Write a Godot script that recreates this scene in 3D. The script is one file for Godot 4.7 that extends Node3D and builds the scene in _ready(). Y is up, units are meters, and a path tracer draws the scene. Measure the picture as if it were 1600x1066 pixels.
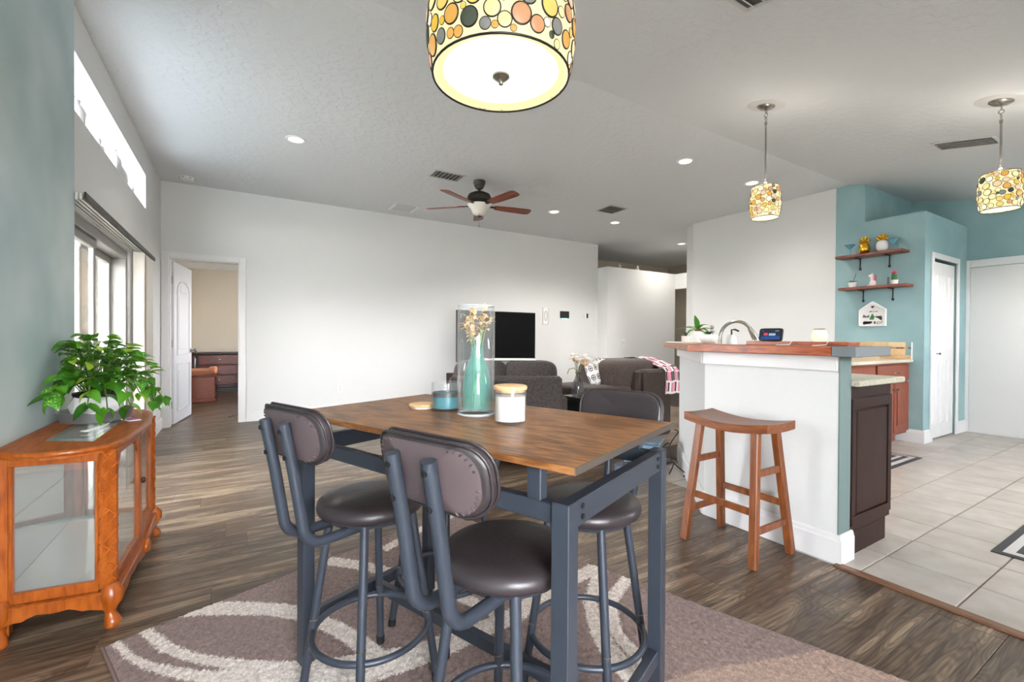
extends Node3D

# ---------------------------------------------------------------- geometry collector
class G:
	var V := PackedVector3Array()
	var N := PackedVector3Array()
	var U := PackedVector2Array()
	func tri(a: Vector3, b: Vector3, c: Vector3, na: Vector3, nb: Vector3, nc: Vector3, ua := Vector2(0, 0), ub := Vector2(1, 0), uc := Vector2(1, 1)) -> void:
		V.append(a); V.append(c); V.append(b)
		N.append(na); N.append(nc); N.append(nb)
		U.append(ua); U.append(uc); U.append(ub)
	func ft(a: Vector3, b: Vector3, c: Vector3, ua := Vector2(0, 0), ub := Vector2(1, 0), uc := Vector2(1, 1)) -> void:
		var n := (b - a).cross(c - a).normalized()
		tri(a, b, c, n, n, n, ua, ub, uc)
	func quad(a: Vector3, b: Vector3, c: Vector3, d: Vector3) -> void:
		ft(a, b, c, Vector2(0, 1), Vector2(1, 1), Vector2(1, 0))
		ft(a, c, d, Vector2(0, 1), Vector2(1, 0), Vector2(0, 0))
	# chamfered box: centre, size, chamfer, orientation
	func box(c: Vector3, s: Vector3, bev := 0.003, b := Basis()) -> void:
		var h := s * 0.5
		bev = minf(bev, minf(h.x, minf(h.y, h.z)) * 0.9)
		var i := h - Vector3.ONE * bev
		var fc := func(ax: int, sg: float) -> Array:
			var u := (ax + 1) % 3
			var v := (ax + 2) % 3
			var r := []
			for k in [[-1, -1], [1, -1], [1, 1], [-1, 1]]:
				var p := Vector3.ZERO
				p[ax] = sg * h[ax]
				p[u] = k[0] * i[u] * sg
				p[v] = k[1] * i[v]
				r.append(c + b * p)
			return r
		for ax in 3:
			for sg in [1.0, -1.0]:
				var r: Array = fc.call(ax, sg)
				quad(r[0], r[1], r[2], r[3])
		if bev <= 0.0:
			return
		for ax in 3:
			var u := (ax + 1) % 3
			var v := (ax + 2) % 3
			for su in [1.0, -1.0]:
				for sv in [1.0, -1.0]:
					var q := []
					for e in [[-1.0, 0], [1.0, 0], [1.0, 1], [-1.0, 1]]:
						var p := Vector3.ZERO
						p[ax] = e[0] * i[ax]
						p[u] = su * (h[u] if e[1] == 0 else i[u])
						p[v] = sv * (i[v] if e[1] == 0 else h[v])
						q.append(c + b * p)
					if su * sv > 0:
						quad(q[3], q[2], q[1], q[0])
					else:
						quad(q[0], q[1], q[2], q[3])
		for sx in [1.0, -1.0]:
			for sy in [1.0, -1.0]:
				for sz in [1.0, -1.0]:
					var p0 := c + b * Vector3(sx * h.x, sy * i.y, sz * i.z)
					var p1 := c + b * Vector3(sx * i.x, sy * h.y, sz * i.z)
					var p2 := c + b * Vector3(sx * i.x, sy * i.y, sz * h.z)
					if sx * sy * sz > 0:
						ft(p0, p1, p2)
					else:
						ft(p0, p2, p1)
	# box from two opposite corners
	func bb(a: Vector3, z: Vector3, bev := 0.003) -> void:
		box((a + z) * 0.5, (z - a).abs(), bev)
	# square bar between two points
	func bar(a: Vector3, z: Vector3, w: float, h: float, bev := 0.002, up := Vector3.UP) -> void:
		var d := (z - a).normalized()
		if absf(d.dot(up)) > 0.98:
			up = Vector3.RIGHT
		var x := up.cross(d).normalized()
		var y := d.cross(x).normalized()
		box((a + z) * 0.5, Vector3(w, h, a.distance_to(z)), bev, Basis(x, y, d))
	func surf(P: Array, nu: int, nv: int, cu := false, cv := false) -> void:
		# P[i * nv + j]; outward when (dP/du x dP/dv) points out
		var nn := []
		nn.resize(nu * nv)
		for i in nu:
			for j in nv:
				var i0 := (i - 1 + nu) % nu if cu else maxi(i - 1, 0)
				var i1 := (i + 1) % nu if cu else mini(i + 1, nu - 1)
				var j0 := (j - 1 + nv) % nv if cv else maxi(j - 1, 0)
				var j1 := (j + 1) % nv if cv else mini(j + 1, nv - 1)
				var n: Vector3 = (P[i1 * nv + j] - P[i0 * nv + j]).cross(P[i * nv + j1] - P[i * nv + j0])
				nn[i * nv + j] = n.normalized()
		for i in nu:
			for j in nv:
				if nn[i * nv + j].length() < 0.5:
					var n := Vector3.ZERO
					var ia := i + 1 if i < nu / 2 else i - 1
					var ja := j + 1 if j < nv / 2 else j - 1
					if cu:
						for q in nu:
							n += nn[q * nv + clampi(ja, 0, nv - 1)]
					elif cv:
						for q in nv:
							n += nn[clampi(ia, 0, nu - 1) * nv + q]
					else:
						n = nn[clampi(ia, 0, nu - 1) * nv + clampi(ja, 0, nv - 1)]
					nn[i * nv + j] = n.normalized()
		for i in (nu if cu else nu - 1):
			for j in (nv if cv else nv - 1):
				var a := i * nv + j
				var b := ((i + 1) % nu) * nv + j
				var c := ((i + 1) % nu) * nv + (j + 1) % nv
				var d := i * nv + (j + 1) % nv
				var u0 := float(i) / (nu - 1 if not cu else nu)
				var u1 := float(i + 1) / (nu - 1 if not cu else nu)
				var v0 := float(j) / (nv - 1 if not cv else nv)
				var v1 := float(j + 1) / (nv - 1 if not cv else nv)
				if P[a].distance_squared_to(P[b]) > 1e-14:
					tri(P[a], P[b], P[c], nn[a], nn[b], nn[c], Vector2(u0, v0), Vector2(u1, v0), Vector2(u1, v1))
				if P[c].distance_squared_to(P[d]) > 1e-14:
					tri(P[a], P[c], P[d], nn[a], nn[c], nn[d], Vector2(u0, v0), Vector2(u1, v1), Vector2(u0, v1))
	func disc(c: Vector3, n: Vector3, r: float, seg: int) -> void:
		var x := n.cross(Vector3.UP if absf(n.y) < 0.9 else Vector3.RIGHT).normalized()
		var y := n.cross(x).normalized()
		for k in seg:
			var a := TAU * k / seg
			var e := TAU * (k + 1) / seg
			tri(c, c + (x * cos(a) + y * sin(a)) * r, c + (x * cos(e) + y * sin(e)) * r, n, n, n)
	func tube(pts: Array, r, seg := 8, closed := false, caps := true) -> void:
		var n := pts.size()
		var P := []
		var x := Vector3.ZERO
		var tan := []
		for i in n:
			var t: Vector3
			if closed:
				t = pts[(i + 1) % n] - pts[(i - 1 + n) % n]
			else:
				t = pts[mini(i + 1, n - 1)] - pts[maxi(i - 1, 0)]
			tan.append(t.normalized())
		for i in n:
			var t: Vector3 = tan[i]
			if i == 0:
				x = t.cross(Vector3.UP if absf(t.y) < 0.9 else Vector3.RIGHT).normalized()
			else:
				x = (x - t * x.dot(t)).normalized()
			var y := t.cross(x)
			var rr: float = r[i] if r is Array else r
			for k in seg:
				var a := TAU * k / seg
				P.append(pts[i] + (x * cos(a) + y * sin(a)) * rr)
		var Q := []
		for i in n:
			for k in seg:
				Q.append(P[i * seg + (seg - k) % seg])
		surf(Q, n, seg, closed, true)
		if caps and not closed:
			disc(pts[0], -tan[0], r[0] if r is Array else r, seg)
			disc(pts[n - 1], tan[n - 1], r[n - 1] if r is Array else r, seg)
	# profile [r, y] from bottom to top on the outside; crease angle splits normals
	func lathe(prof: Array, seg := 24, c := Vector3.ZERO, b := Basis()) -> void:
		var n := prof.size()
		var sn := []
		for i in n - 1:
			var d: Vector2 = prof[i + 1] - prof[i]
			sn.append(Vector2(d.y, -d.x).normalized())
		for i in n - 1:
			var n0: Vector2 = sn[i]
			var n1: Vector2 = sn[i]
			if i > 0 and sn[i - 1].dot(sn[i]) > 0.7:
				n0 = (sn[i - 1] + sn[i]).normalized()
			if i < n - 2 and sn[i + 1].dot(sn[i]) > 0.7:
				n1 = (sn[i + 1] + sn[i]).normalized()
			for k in seg:
				var a := TAU * k / seg
				var e := TAU * (k + 1) / seg
				var f := func(p: Vector2, t: float) -> Vector3: return b * Vector3(p.x * cos(t), p.y, -p.x * sin(t))
				var A: Vector3 = c + f.call(prof[i], a)
				var B: Vector3 = c + f.call(prof[i], e)
				var C: Vector3 = c + f.call(prof[i + 1], e)
				var D: Vector3 = c + f.call(prof[i + 1], a)
				var ua := Vector2(float(k) / seg, 1.0 - float(i) / (n - 1))
				var uc := Vector2(float(k + 1) / seg, 1.0 - float(i + 1) / (n - 1))
				if prof[i].x > 1e-6:
					tri(A, B, C, f.call(n0, a), f.call(n0, e), f.call(n1, e), ua, Vector2(uc.x, ua.y), uc)
				if prof[i + 1].x > 1e-6:
					tri(A, C, D, f.call(n0, a), f.call(n1, e), f.call(n1, a), ua, uc, Vector2(ua.x, uc.y))
	# polygon in x, z pulled from y0 to y1, edges chamfered
	func prism(poly: PackedVector2Array, y0: float, y1: float, bev := 0.0, xf := Transform3D()) -> void:
		var ar := 0.0
		for i in poly.size():
			ar += poly[i].cross(poly[(i + 1) % poly.size()])
		if ar < 0.0:
			poly = poly.duplicate()
			poly.reverse()
		var rings := []
		if bev > 0.0:
			var ins := PackedVector2Array()
			var m := poly.size()
			for i in m:
				var d0 := (poly[i] - poly[(i - 1 + m) % m]).normalized()
				var d1 := (poly[(i + 1) % m] - poly[i]).normalized()
				var n0 := Vector2(-d0.y, d0.x)
				var n1 := Vector2(-d1.y, d1.x)
				var nn := (n0 + n1)
				nn = nn / maxf(nn.length_squared() * 0.5, 0.3)
				ins.append(poly[i] + nn * bev)
			rings = [[ins, y0], [poly, y0 + bev], [poly, y1 - bev], [ins, y1]]
		else:
			rings = [[poly, y0], [poly, y1]]
		var f := func(p: Vector2, y: float) -> Vector3: return xf * Vector3(p.x, y, p.y)
		var n := poly.size()
		for r in rings.size() - 1:
			for i in n:
				var j := (i + 1) % n
				var a: Vector3 = f.call(rings[r][0][i], rings[r][1])
				var b: Vector3 = f.call(rings[r][0][j], rings[r][1])
				var c: Vector3 = f.call(rings[r + 1][0][j], rings[r + 1][1])
				var d: Vector3 = f.call(rings[r + 1][0][i], rings[r + 1][1])
				quad(b, a, d, c)
		var top: PackedVector2Array = rings[rings.size() - 1][0]
		var bot: PackedVector2Array = rings[0][0]
		var idx := Geometry2D.triangulate_polygon(top)
		for k in range(0, idx.size(), 3):
			var a2 := top[idx[k]]
			var b2 := top[idx[k + 1]]
			var c2 := top[idx[k + 2]]
			var cr := (b2 - a2).cross(c2 - a2)
			var o := [idx[k], idx[k + 1], idx[k + 2]]
			if cr > 0.0:
				o = [idx[k], idx[k + 2], idx[k + 1]]
			ft(f.call(top[o[0]], y1), f.call(top[o[1]], y1), f.call(top[o[2]], y1))
			ft(f.call(bot[o[0]], y0), f.call(bot[o[2]], y0), f.call(bot[o[1]], y0))
	# soft box: superellipsoid
	func soft(c: Vector3, s: Vector3, e := 0.35, b := Basis(), nu := 24, nv := 16, e2 := -1.0) -> void:
		var P := []
		var sp := func(v: float, p: float) -> float: return signf(v) * pow(absf(v), p)
		if e2 < 0.0:
			e2 = e
		for i in nu:
			var t := TAU * i / nu
			for j in nv:
				var f := -PI / 2 + PI * j / (nv - 1)
				var cf: float = sp.call(cos(f), e)
				if j == 0 or j == nv - 1:
					cf = 0.0
				P.append(c + b * (Vector3(cf * sp.call(cos(t), e2), sp.call(sin(f), e), -cf * sp.call(sin(t), e2)) * s * 0.5))
		surf(P, nu, nv, true, false)
	func torus(c: Vector3, R: float, r: float, seg := 32, ts := 8, b := Basis()) -> void:
		var pts := []
		for k in seg:
			var a := TAU * k / seg
			pts.append(c + b * Vector3(cos(a) * R, 0, sin(a) * R))
		tube(pts, r, ts, true)
	func xform(t: Transform3D, from := 0) -> void:
		for i in range(from, V.size()):
			V[i] = t * V[i]
			N[i] = (t.basis * N[i]).normalized()
	func mesh() -> ArrayMesh:
		var m := ArrayMesh.new()
		add_to(m)
		return m
	func add_to(m: ArrayMesh) -> void:
		var a := []
		a.resize(Mesh.ARRAY_MAX)
		a[Mesh.ARRAY_VERTEX] = V
		a[Mesh.ARRAY_NORMAL] = N
		a[Mesh.ARRAY_TEX_UV] = U
		m.add_surface_from_arrays(Mesh.PRIMITIVE_TRIANGLES, a)

# ---------------------------------------------------------------- scene helpers
var names := {}
var rng := RandomNumberGenerator.new()

func numbered(n: String) -> String:
	if not names.has(n):
		names[n] = 0
		return n
	names[n] += 1
	return "%s_%03d" % [n, names[n]]

func tag(o: Node3D, label: String, category: String, group := "", kind := "") -> Node3D:
	if label != "":
		o.set_meta("label", label)
	if category != "":
		o.set_meta("category", category)
	if group != "":
		o.set_meta("group", group)
	if kind != "":
		o.set_meta("kind", kind)
	return o

func thing(n: String, label: String, category: String, at := Vector3.ZERO, turn := 0.0, group := "") -> Node3D:
	var o := Node3D.new()
	o.name = numbered(n)
	add_child(o)
	o.position = at
	o.rotation.y = turn
	tag(o, label, category, group)
	return o

func part(n: String, g: G, m: Material, parent: Node, at := Vector3.ZERO, label := "") -> MeshInstance3D:
	return pm(n, g.mesh(), m, parent, at, label)

func pm(n: String, me: Mesh, m: Material, parent: Node, at := Vector3.ZERO, label := "") -> MeshInstance3D:
	var o := MeshInstance3D.new()
	o.mesh = me
	if m:
		o.material_override = null
		for s in me.get_surface_count():
			o.set_surface_override_material(s, m)
	o.position = at
	if parent == self:
		o.name = numbered(n)
		add_child(o)
	else:
		o.name = n
		parent.add_child(o, true)
	if label != "":
		o.set_meta("label", label)
	return o

func solo(n: String, g: G, m: Material, label: String, category: String, at := Vector3.ZERO, group := "", kind := "") -> MeshInstance3D:
	var o := part(n, g, m, self, at)
	tag(o, label, category, group, kind)
	return o

func struct(n: String, g: G, m: Material, label: String, category := "") -> MeshInstance3D:
	return solo(n, g, m, label, category if category != "" else n.split("_")[0], Vector3.ZERO, "", "structure")

func dup(o: Node3D, label: String, at: Vector3, turn := 0.0) -> Node3D:
	var r := o.duplicate() as Node3D
	r.name = numbered(String(o.name).split("_0")[0])
	add_child(r)
	r.position = at
	r.rotation.y = turn
	if label != "":
		r.set_meta("label", label)
	return r

# ---------------------------------------------------------------- materials
var M := {}

func mat(c: Color, rough := 0.6, metal := 0.0, spec := 0.5) -> StandardMaterial3D:
	var m := StandardMaterial3D.new()
	m.albedo_color = c
	m.roughness = rough
	m.metallic = metal
	m.metallic_specular = spec
	return m

func rgb(r: float, g: float, b: float) -> Color:
	return Color(r / 255.0, g / 255.0, b / 255.0)

func noise(freq: float, seed_: int, oct := 4, type := FastNoiseLite.TYPE_SIMPLEX_SMOOTH) -> FastNoiseLite:
	var n := FastNoiseLite.new()
	n.noise_type = type
	n.frequency = freq
	n.seed = seed_
	n.fractal_octaves = oct
	return n

func ntex(freq: float, seed_: int, cols: Array, size := 512, oct := 4, offs := []) -> NoiseTexture2D:
	var t := NoiseTexture2D.new()
	t.width = size
	t.height = size
	t.seamless = true
	t.noise = noise(freq, seed_, oct)
	if cols.size():
		var gr := Gradient.new()
		var pc := PackedColorArray()
		var po := PackedFloat32Array()
		for i in cols.size():
			pc.append(cols[i])
			po.append(offs[i] if offs.size() else float(i) / (cols.size() - 1))
		gr.colors = pc
		gr.offsets = po
		t.color_ramp = gr
	return t

func tri_mat(tex: Texture2D, scale: Vector3, rough := 0.6, world := true, off := Vector3.ZERO) -> StandardMaterial3D:
	var m := mat(Color.WHITE, rough)
	m.albedo_texture = tex
	m.uv1_triplanar = true
	m.uv1_world_triplanar = world
	m.uv1_scale = scale
	m.uv1_offset = off
	m.uv1_triplanar_sharpness = 4.0
	return m

func glow(c: Color, e: float, base := Color(0.9, 0.9, 0.9)) -> StandardMaterial3D:
	var m := mat(base, 0.4)
	m.emission_enabled = true
	m.emission = c
	m.emission_energy_multiplier = e
	return m

func pane(c: Color, a := 0.06) -> StandardMaterial3D:
	var m := mat(Color(c.r, c.g, c.b, a), 0.02)
	m.transparency = BaseMaterial3D.TRANSPARENCY_ALPHA
	return m

func solid_glass(c: Color, ior := 0.05, a := 0.0) -> StandardMaterial3D:
	var m := mat(Color(c.r, c.g, c.b, a), 0.0)
	m.refraction_enabled = true
	m.refraction_scale = ior
	return m

const XL := -0.776
const XT := -0.74
const ZF := -6.74
const H := 2.935
const ZR := -2.53
const SL := 0.2

func ceil_y(z: float) -> float:
	return clampf(H - maxf(0.0, z - ZR) * SL, 2.44, H)

func _ready() -> void:
	rng.seed = 7
	# camera
	var cam := Camera3D.new()
	cam.name = "camera"
	add_child(cam)
	cam.transform = Transform3D(Basis(Vector3(0.85487, 0.00583, 0.51882), Vector3(-0.00118, 0.99996, -0.0093), Vector3(-0.51885, 0.00734, 0.85483)).orthonormalized(), Vector3(0, 1.10, 0))
	cam.fov = 74.03
	cam.near = 0.02
	cam.current = true
	# sky and exposure
	var we := WorldEnvironment.new()
	we.name = "world_environment"
	var env := Environment.new()
	var sky := Sky.new()
	var sm := ProceduralSkyMaterial.new()
	sm.sky_top_color = Color(0.93, 0.94, 0.97)
	sm.sky_horizon_color = Color(0.99, 0.98, 0.98)
	sm.ground_horizon_color = Color(0.9, 0.89, 0.88)
	sm.ground_bottom_color = Color(0.7, 0.7, 0.67)
	sm.sky_energy_multiplier = SKY_E
	sm.ground_energy_multiplier = SKY_E * 0.6
	sky.sky_material = sm
	env.background_mode = Environment.BG_SKY
	env.sky = sky
	env.ambient_light_source = Environment.AMBIENT_SOURCE_DISABLED
	env.tonemap_mode = Environment.TONE_MAPPER_LINEAR
	env.tonemap_exposure = EXPO
	env.sdfgi_enabled = true
	env.ssao_enabled = true
	env.ssil_enabled = true
	we.environment = env
	add_child(we)
	make_materials()
	shell()
	openings()
	ceiling_fixtures()
	kitchen()
	bar_counter()
	dining()
	curio()
	lounge()
	bedroom()
	outside()

const SKY_E := 5.0
const EXPO := 1.38
const CAN_E := 1.25
const RW := [[-0.66, 0.55, 0.35, 2.1], [4.2, 6.3, 1.45, 2.1]]

func make_materials() -> void:
	M.white = mat(rgb(236, 236, 234), 0.45)
	M.trim = mat(rgb(229, 229, 229), 0.35)
	M.wall = mat(rgb(222, 223, 222), 0.8)
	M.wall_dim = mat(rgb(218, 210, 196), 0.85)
	var bump := ntex(0.03, 11, [], 512, 3)
	var knock := ntex(0.012, 12, [Color(0.2, 0.2, 0.2), Color(0.25, 0.25, 0.25), Color(0.75, 0.75, 0.75), Color(0.85, 0.85, 0.85)], 1024, 4, [0.0, 0.44, 0.56, 1.0])
	M.ceiling = mat(rgb(219, 222, 224), 0.9)
	M.ceiling.heightmap_enabled = true
	M.ceiling.heightmap_texture = knock
	M.ceiling.heightmap_scale = 0.2
	M.ceiling.uv1_triplanar = true
	M.ceiling.uv1_world_triplanar = true
	M.ceiling.uv1_scale = Vector3(1.0, 1.0, 1.0)
	M.wall.heightmap_enabled = true
	M.wall.heightmap_texture = bump
	M.wall.heightmap_scale = 0.03
	M.wall.uv1_triplanar = true
	M.wall.uv1_world_triplanar = true
	M.wall.uv1_scale = Vector3(1.5, 1.5, 1.5)
	# painted walls with a sponged tone of their own
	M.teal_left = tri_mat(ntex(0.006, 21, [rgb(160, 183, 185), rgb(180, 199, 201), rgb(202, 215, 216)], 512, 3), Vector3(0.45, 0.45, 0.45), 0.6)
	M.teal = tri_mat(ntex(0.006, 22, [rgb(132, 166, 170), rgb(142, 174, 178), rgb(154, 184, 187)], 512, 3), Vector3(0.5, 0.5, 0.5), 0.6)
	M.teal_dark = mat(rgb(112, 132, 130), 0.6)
	# floor boards
	M.plank = []
	var tones := [1.0, 0.93, 1.06, 0.88, 1.02]
	var stops := []
	var offs := []
	for k in 23:
		var t := k / 22.0
		var base_c := rgb(104, 86, 70).lerp(rgb(168, 150, 128), clampf(0.5 + 0.5 * sin(t * 9.0), 0, 1))
		stops.append(base_c.darkened(0.20) if k % 2 == 0 else base_c.lightened(0.06))
		offs.append(t)
	var wood_t := ntex(0.0032, 31, stops, 1024, 3, offs)
	var fine := ntex(0.012, 32, [rgb(168, 160, 152), rgb(236, 233, 229), rgb(255, 255, 255)], 1024, 5, [0.2, 0.45, 0.75])
	for k in 6:
		var m := tri_mat(wood_t, Vector3(0.28, 1.0, 1.9), 0.33, true, Vector3(0.17 * k, 0.0, 0.23 * k))
		var tn: float = tones[k % 5]
		m.albedo_color = Color(tn * 0.94, tn * 0.92, tn * 0.90)
		m.detail_enabled = true
		m.detail_albedo = fine
		m.detail_blend_mode = BaseMaterial3D.BLEND_MODE_MUL
		m.detail_uv_layer = BaseMaterial3D.DETAIL_UV_2
		m.uv2_triplanar = true
		m.uv2_world_triplanar = true
		m.uv2_scale = Vector3(0.16, 1.0, 5.5)
		m.uv2_offset = Vector3(0.2 * k, 0, 0.1 * k)
		M.plank.append(m)
	M.seam = mat(rgb(52, 42, 35), 0.8)
	M.grout = mat(rgb(128, 116, 102), 0.9)
	M.tile = []
	var tt := ntex(0.006, 41, [rgb(166, 158, 149), rgb(180, 173, 165), rgb(192, 186, 179)], 512, 4)
	for k in 3:
		var m := tri_mat(tt, Vector3(1.3, 1.3, 1.3), 0.28, true, Vector3(0.3 * k, 0, 0.2 * k))
		m.albedo_color = Color(1.0 - 0.02 * k, 1.0 - 0.02 * k, 1.0 - 0.022 * k)
		M.tile.append(m)
	M.threshold = mat(rgb(112, 78, 55), 0.4)
	# metals, glass
	M.nickel = mat(rgb(158, 154, 147), 0.26, 0.9)
	M.steel = mat(rgb(200, 200, 200), 0.2, 1.0)
	M.pan = mat(rgb(150, 152, 152), 0.3, 0.7)
	M.bronze = mat(rgb(58, 56, 50), 0.4, 0.6)
	M.black = mat(rgb(22, 22, 23), 0.5)
	M.alu = mat(rgb(214, 214, 212), 0.35, 0.3)
	M.sash = mat(rgb(138, 136, 132), 0.4, 0.2)
	M.glass = pane(Color(1, 1, 1), 0.05)
	M.tinted = pane(Color(0.10, 0.11, 0.11), 0.12)
	M.clear = pane(Color(0.97, 1, 1), 0.04)
	M.mirror = mat(rgb(215, 222, 220), 0.02, 1.0)
	M.frost = glow(rgb(255, 252, 246), 0.78, Color(0.6, 0.6, 0.6))
	M.can = glow(rgb(255, 250, 240), 1.3)
	M.vent = mat(rgb(205, 205, 203), 0.5)
	M.vent_dark = mat(rgb(92, 92, 91), 0.8)

# ---------------------------------------------------------------- room shell
func shell() -> void:
	# wooden floor: dark underlay, then every board
	var g := G.new()
	g.bb(Vector3(-0.98, -0.08, -11.2), Vector3(9.7, -0.006, 1.62), 0.0)
	var fl := struct("floor", g, M.seam, "grey brown wood plank floor running from the dining rug to the far wall", "floor")
	var w := 0.19
	var lens := [1.22, 1.22, 0.8, 0.5]
	var meshes := {}
	var z := -7.3 + 0.0
	var row := 0
	z = ZF - 0.19 * 2
	while z < 1.5:
		var x := -0.775 - rng.randf() * 1.1
		var xmax := 6.05 if z < -4.9 else (2.487 if z > -1.9 else (2.487 + 0.9 if z > -3.2 else 6.2))
		var xmin := -0.775
		if z < ZF - 0.02:
			xmin = -0.7
			xmax = 0.02
		elif z > -3.4:
			xmin = -0.74
		while x < xmax:
			var x1 := minf(x + 1.22, xmax)
			var a := maxf(x, xmin)
			if x1 - a > 0.03:
				var key := "%.3f" % (x1 - a)
				if not meshes.has(key):
					var pg := G.new()
					pg.box(Vector3.ZERO, Vector3(x1 - a - 0.0016, 0.008, w - 0.0022), 0.0006)
					meshes[key] = pg.mesh()
				pm("plank", meshes[key], M.plank[rng.randi() % 6], fl, Vector3((a + x1) / 2, -0.004, z + w / 2))
			x += 1.22
		z += w
		row += 1
	# bedroom boards, too far to tell apart
	g = G.new()
	for r in 20:
		g.box(Vector3(0.8, -0.004, ZF - 0.38 - 0.19 * r - 0.095), Vector3(3.5, 0.008, 0.188), 0.001)
	var bp := part("board_field", g, M.plank[1], fl)
	bp.set_meta("kind", "stuff")
	# kitchen tiles
	g = G.new()
	g.bb(Vector3(2.50, -0.006, -2.7), Vector3(7.6, -0.003, 1.55), 0.0)
	var tf := struct("floor", g, M.grout, "cream square ceramic tile floor of the kitchen with brown grout", "floor")
	var tg := G.new()
	var TS := 0.3355
	tg.box(Vector3.ZERO, Vector3(TS - 0.007, 0.010, TS - 0.007), 0.0025)
	var tm := tg.mesh()
	var tx := 2.825 - TS
	while tx < 7.5:
		var tz := -0.632 - TS * 6
		while tz < 1.2:
			if tz + TS > -2.6 and (tx > 2.6 or tz + TS > -1.0):
				pm("tile", tm, M.tile[rng.randi() % 3], tf, Vector3(tx + TS / 2, -0.002, tz + TS / 2))
			tz += TS
		tx += TS
	g = G.new()
	g.box(Vector3(2.492, 0.004, 0.24), Vector3(0.05, 0.014, 2.6), 0.005)
	struct("trim_1", g, M.threshold, "brown wooden threshold strip between plank floor and kitchen tile", "trim")
	# left wall with the clerestory and the sliding door
	var CZ0 := -5.715
	var SZ0 := -4.93
	g = G.new()
	g.bb(Vector3(-0.976, 2.683, -6.86), Vector3(XL, 3.05, -3.2), 0.0)
	g.bb(Vector3(-0.976, 1.80, -6.86), Vector3(XL, 2.347, -3.2), 0.0)
	g.bb(Vector3(-0.976, 2.347, -6.86), Vector3(XL, 2.683, CZ0), 0.0)
	g.bb(Vector3(-0.976, 0, -6.86), Vector3(XL, 1.80, SZ0), 0.0)
	struct("wall_left", g, M.wall, "off white side wall above and beyond the sliding glass door")
	g = G.new()
	g.bb(Vector3(-0.976, 0, -3.268), Vector3(XT, 3.05, 1.62), 0.004)
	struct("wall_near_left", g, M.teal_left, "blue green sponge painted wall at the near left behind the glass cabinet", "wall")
	# far wall with the bedroom doorway
	g = G.new()
	g.bb(Vector3(-0.976, 0, -6.86), Vector3(-0.70, 3.05, ZF), 0.0)
	g.bb(Vector3(-0.70, 2.03, -6.86), Vector3(0.02, 3.05, ZF), 0.0)
	g.bb(Vector3(0.02, 0, -6.86), Vector3(6.055, 3.05, ZF), 0.0)
	struct("wall_far", g, M.wall, "long off white far wall with the bedroom doorway and the television")
	# closet block with an open top shelf, hall header, recess behind
	g = G.new()
	g.bb(Vector3(6.055, 0, -8.0), Vector3(7.98, 2.475, -6.455), 0.0)
	struct("wall_hall_block", g, M.wall, "off white partial height wall block beside the hall, open above", "wall")
	g = G.new()
	g.bb(Vector3(7.98, 2.155, -6.455), Vector3(8.10, 2.475, -4.8), 0.0)
	struct("wall_hall_header", g, M.wall, "short dropped header above the hall opening", "wall")
	g = G.new()
	g.bb(Vector3(5.935, 0, -8.2), Vector3(6.055, 3.05, -6.8), 0.0)
	g.bb(Vector3(5.935, 2.4, -8.2), Vector3(9.7, 3.05, -8.0), 0.0)
	g.bb(Vector3(9.6, 0, -8.2), Vector3(9.7, 3.05, -4.6), 0.0)
	g.bb(Vector3(7.9, 0, -8.2), Vector3(9.7, 2.45, -8.0), 0.0)
	struct("wall_recess", g, M.wall_dim, "shaded taupe wall of the recess above the hall shelf", "wall")
	# kitchen back wall: beige part, then blue green part that steps down over the pantry
	g = G.new()
	g.prism(PackedVector2Array([Vector2(6.216, -2.668), Vector2(6.34, -2.668), Vector2(6.34, -4.9), Vector2(6.216, -4.685)]), 0, 3.05)
	g.bb(Vector3(6.34, 0, -4.9), Vector3(9.7, 3.05, -4.8), 0.0)
	struct("wall_kitchen_back", g, M.wall, "off white wall rising behind the bar sink", "wall")
	g = G.new()
	g.bb(Vector3(6.21, 0, -2.668), Vector3(6.336, 3.05, -2.37), 0.0)
	g.bb(Vector3(6.21, 0, -2.37), Vector3(6.336, 2.468, -1.83), 0.0)
	g.bb(Vector3(6.336, 2.0, -1.95), Vector3(7.541, 2.468, -1.83), 0.0)
	g.bb(Vector3(6.336, 0, -1.95), Vector3(6.42, 2.0, -1.83), 0.0)
	g.bb(Vector3(7.18, 0, -1.95), Vector3(7.541, 2.0, -1.83), 0.0)
	g.bb(Vector3(6.336, 2.42, -2.37), Vector3(7.541, 2.468, -1.95), 0.0)
	g.bb(Vector3(6.336, 0, -2.49), Vector3(7.66, 3.05, -2.37), 0.0)
	struct("wall_pantry", g, M.teal, "blue green pantry wall with open top shelf, carrying the two wooden shelves", "wall")
	g = G.new()
	g.bb(Vector3(7.541, 0, -2.37), Vector3(7.66, 3.05, 1.62), 0.0)
	struct("wall_right", g, M.teal, "blue green wall above the plain white door at the right", "wall")
	# rear wall behind the viewer with two large windows
	g = G.new()
	for k in 2:
		g.bb(Vector3(RW[k][0], RW[k][3], 1.5), Vector3(RW[k][1], 2.6, 1.62), 0.0)
		g.bb(Vector3(RW[k][0], 0, 1.5), Vector3(RW[k][1], RW[k][2], 1.62), 0.0)
	g.bb(Vector3(-0.976, 0, 1.5), Vector3(RW[0][0], 2.6, 1.62), 0.0)
	g.bb(Vector3(RW[0][1], 0, 1.5), Vector3(RW[1][0], 2.6, 1.62), 0.0)
	g.bb(Vector3(RW[1][1], 0, 1.5), Vector3(7.66, 2.6, 1.62), 0.0)
	struct("wall_rear", g, M.wall, "off white wall behind the viewer with two wide windows", "wall")
	# ceiling: flat over the lounge, sloping down over the dining side
	g = G.new()
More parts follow.
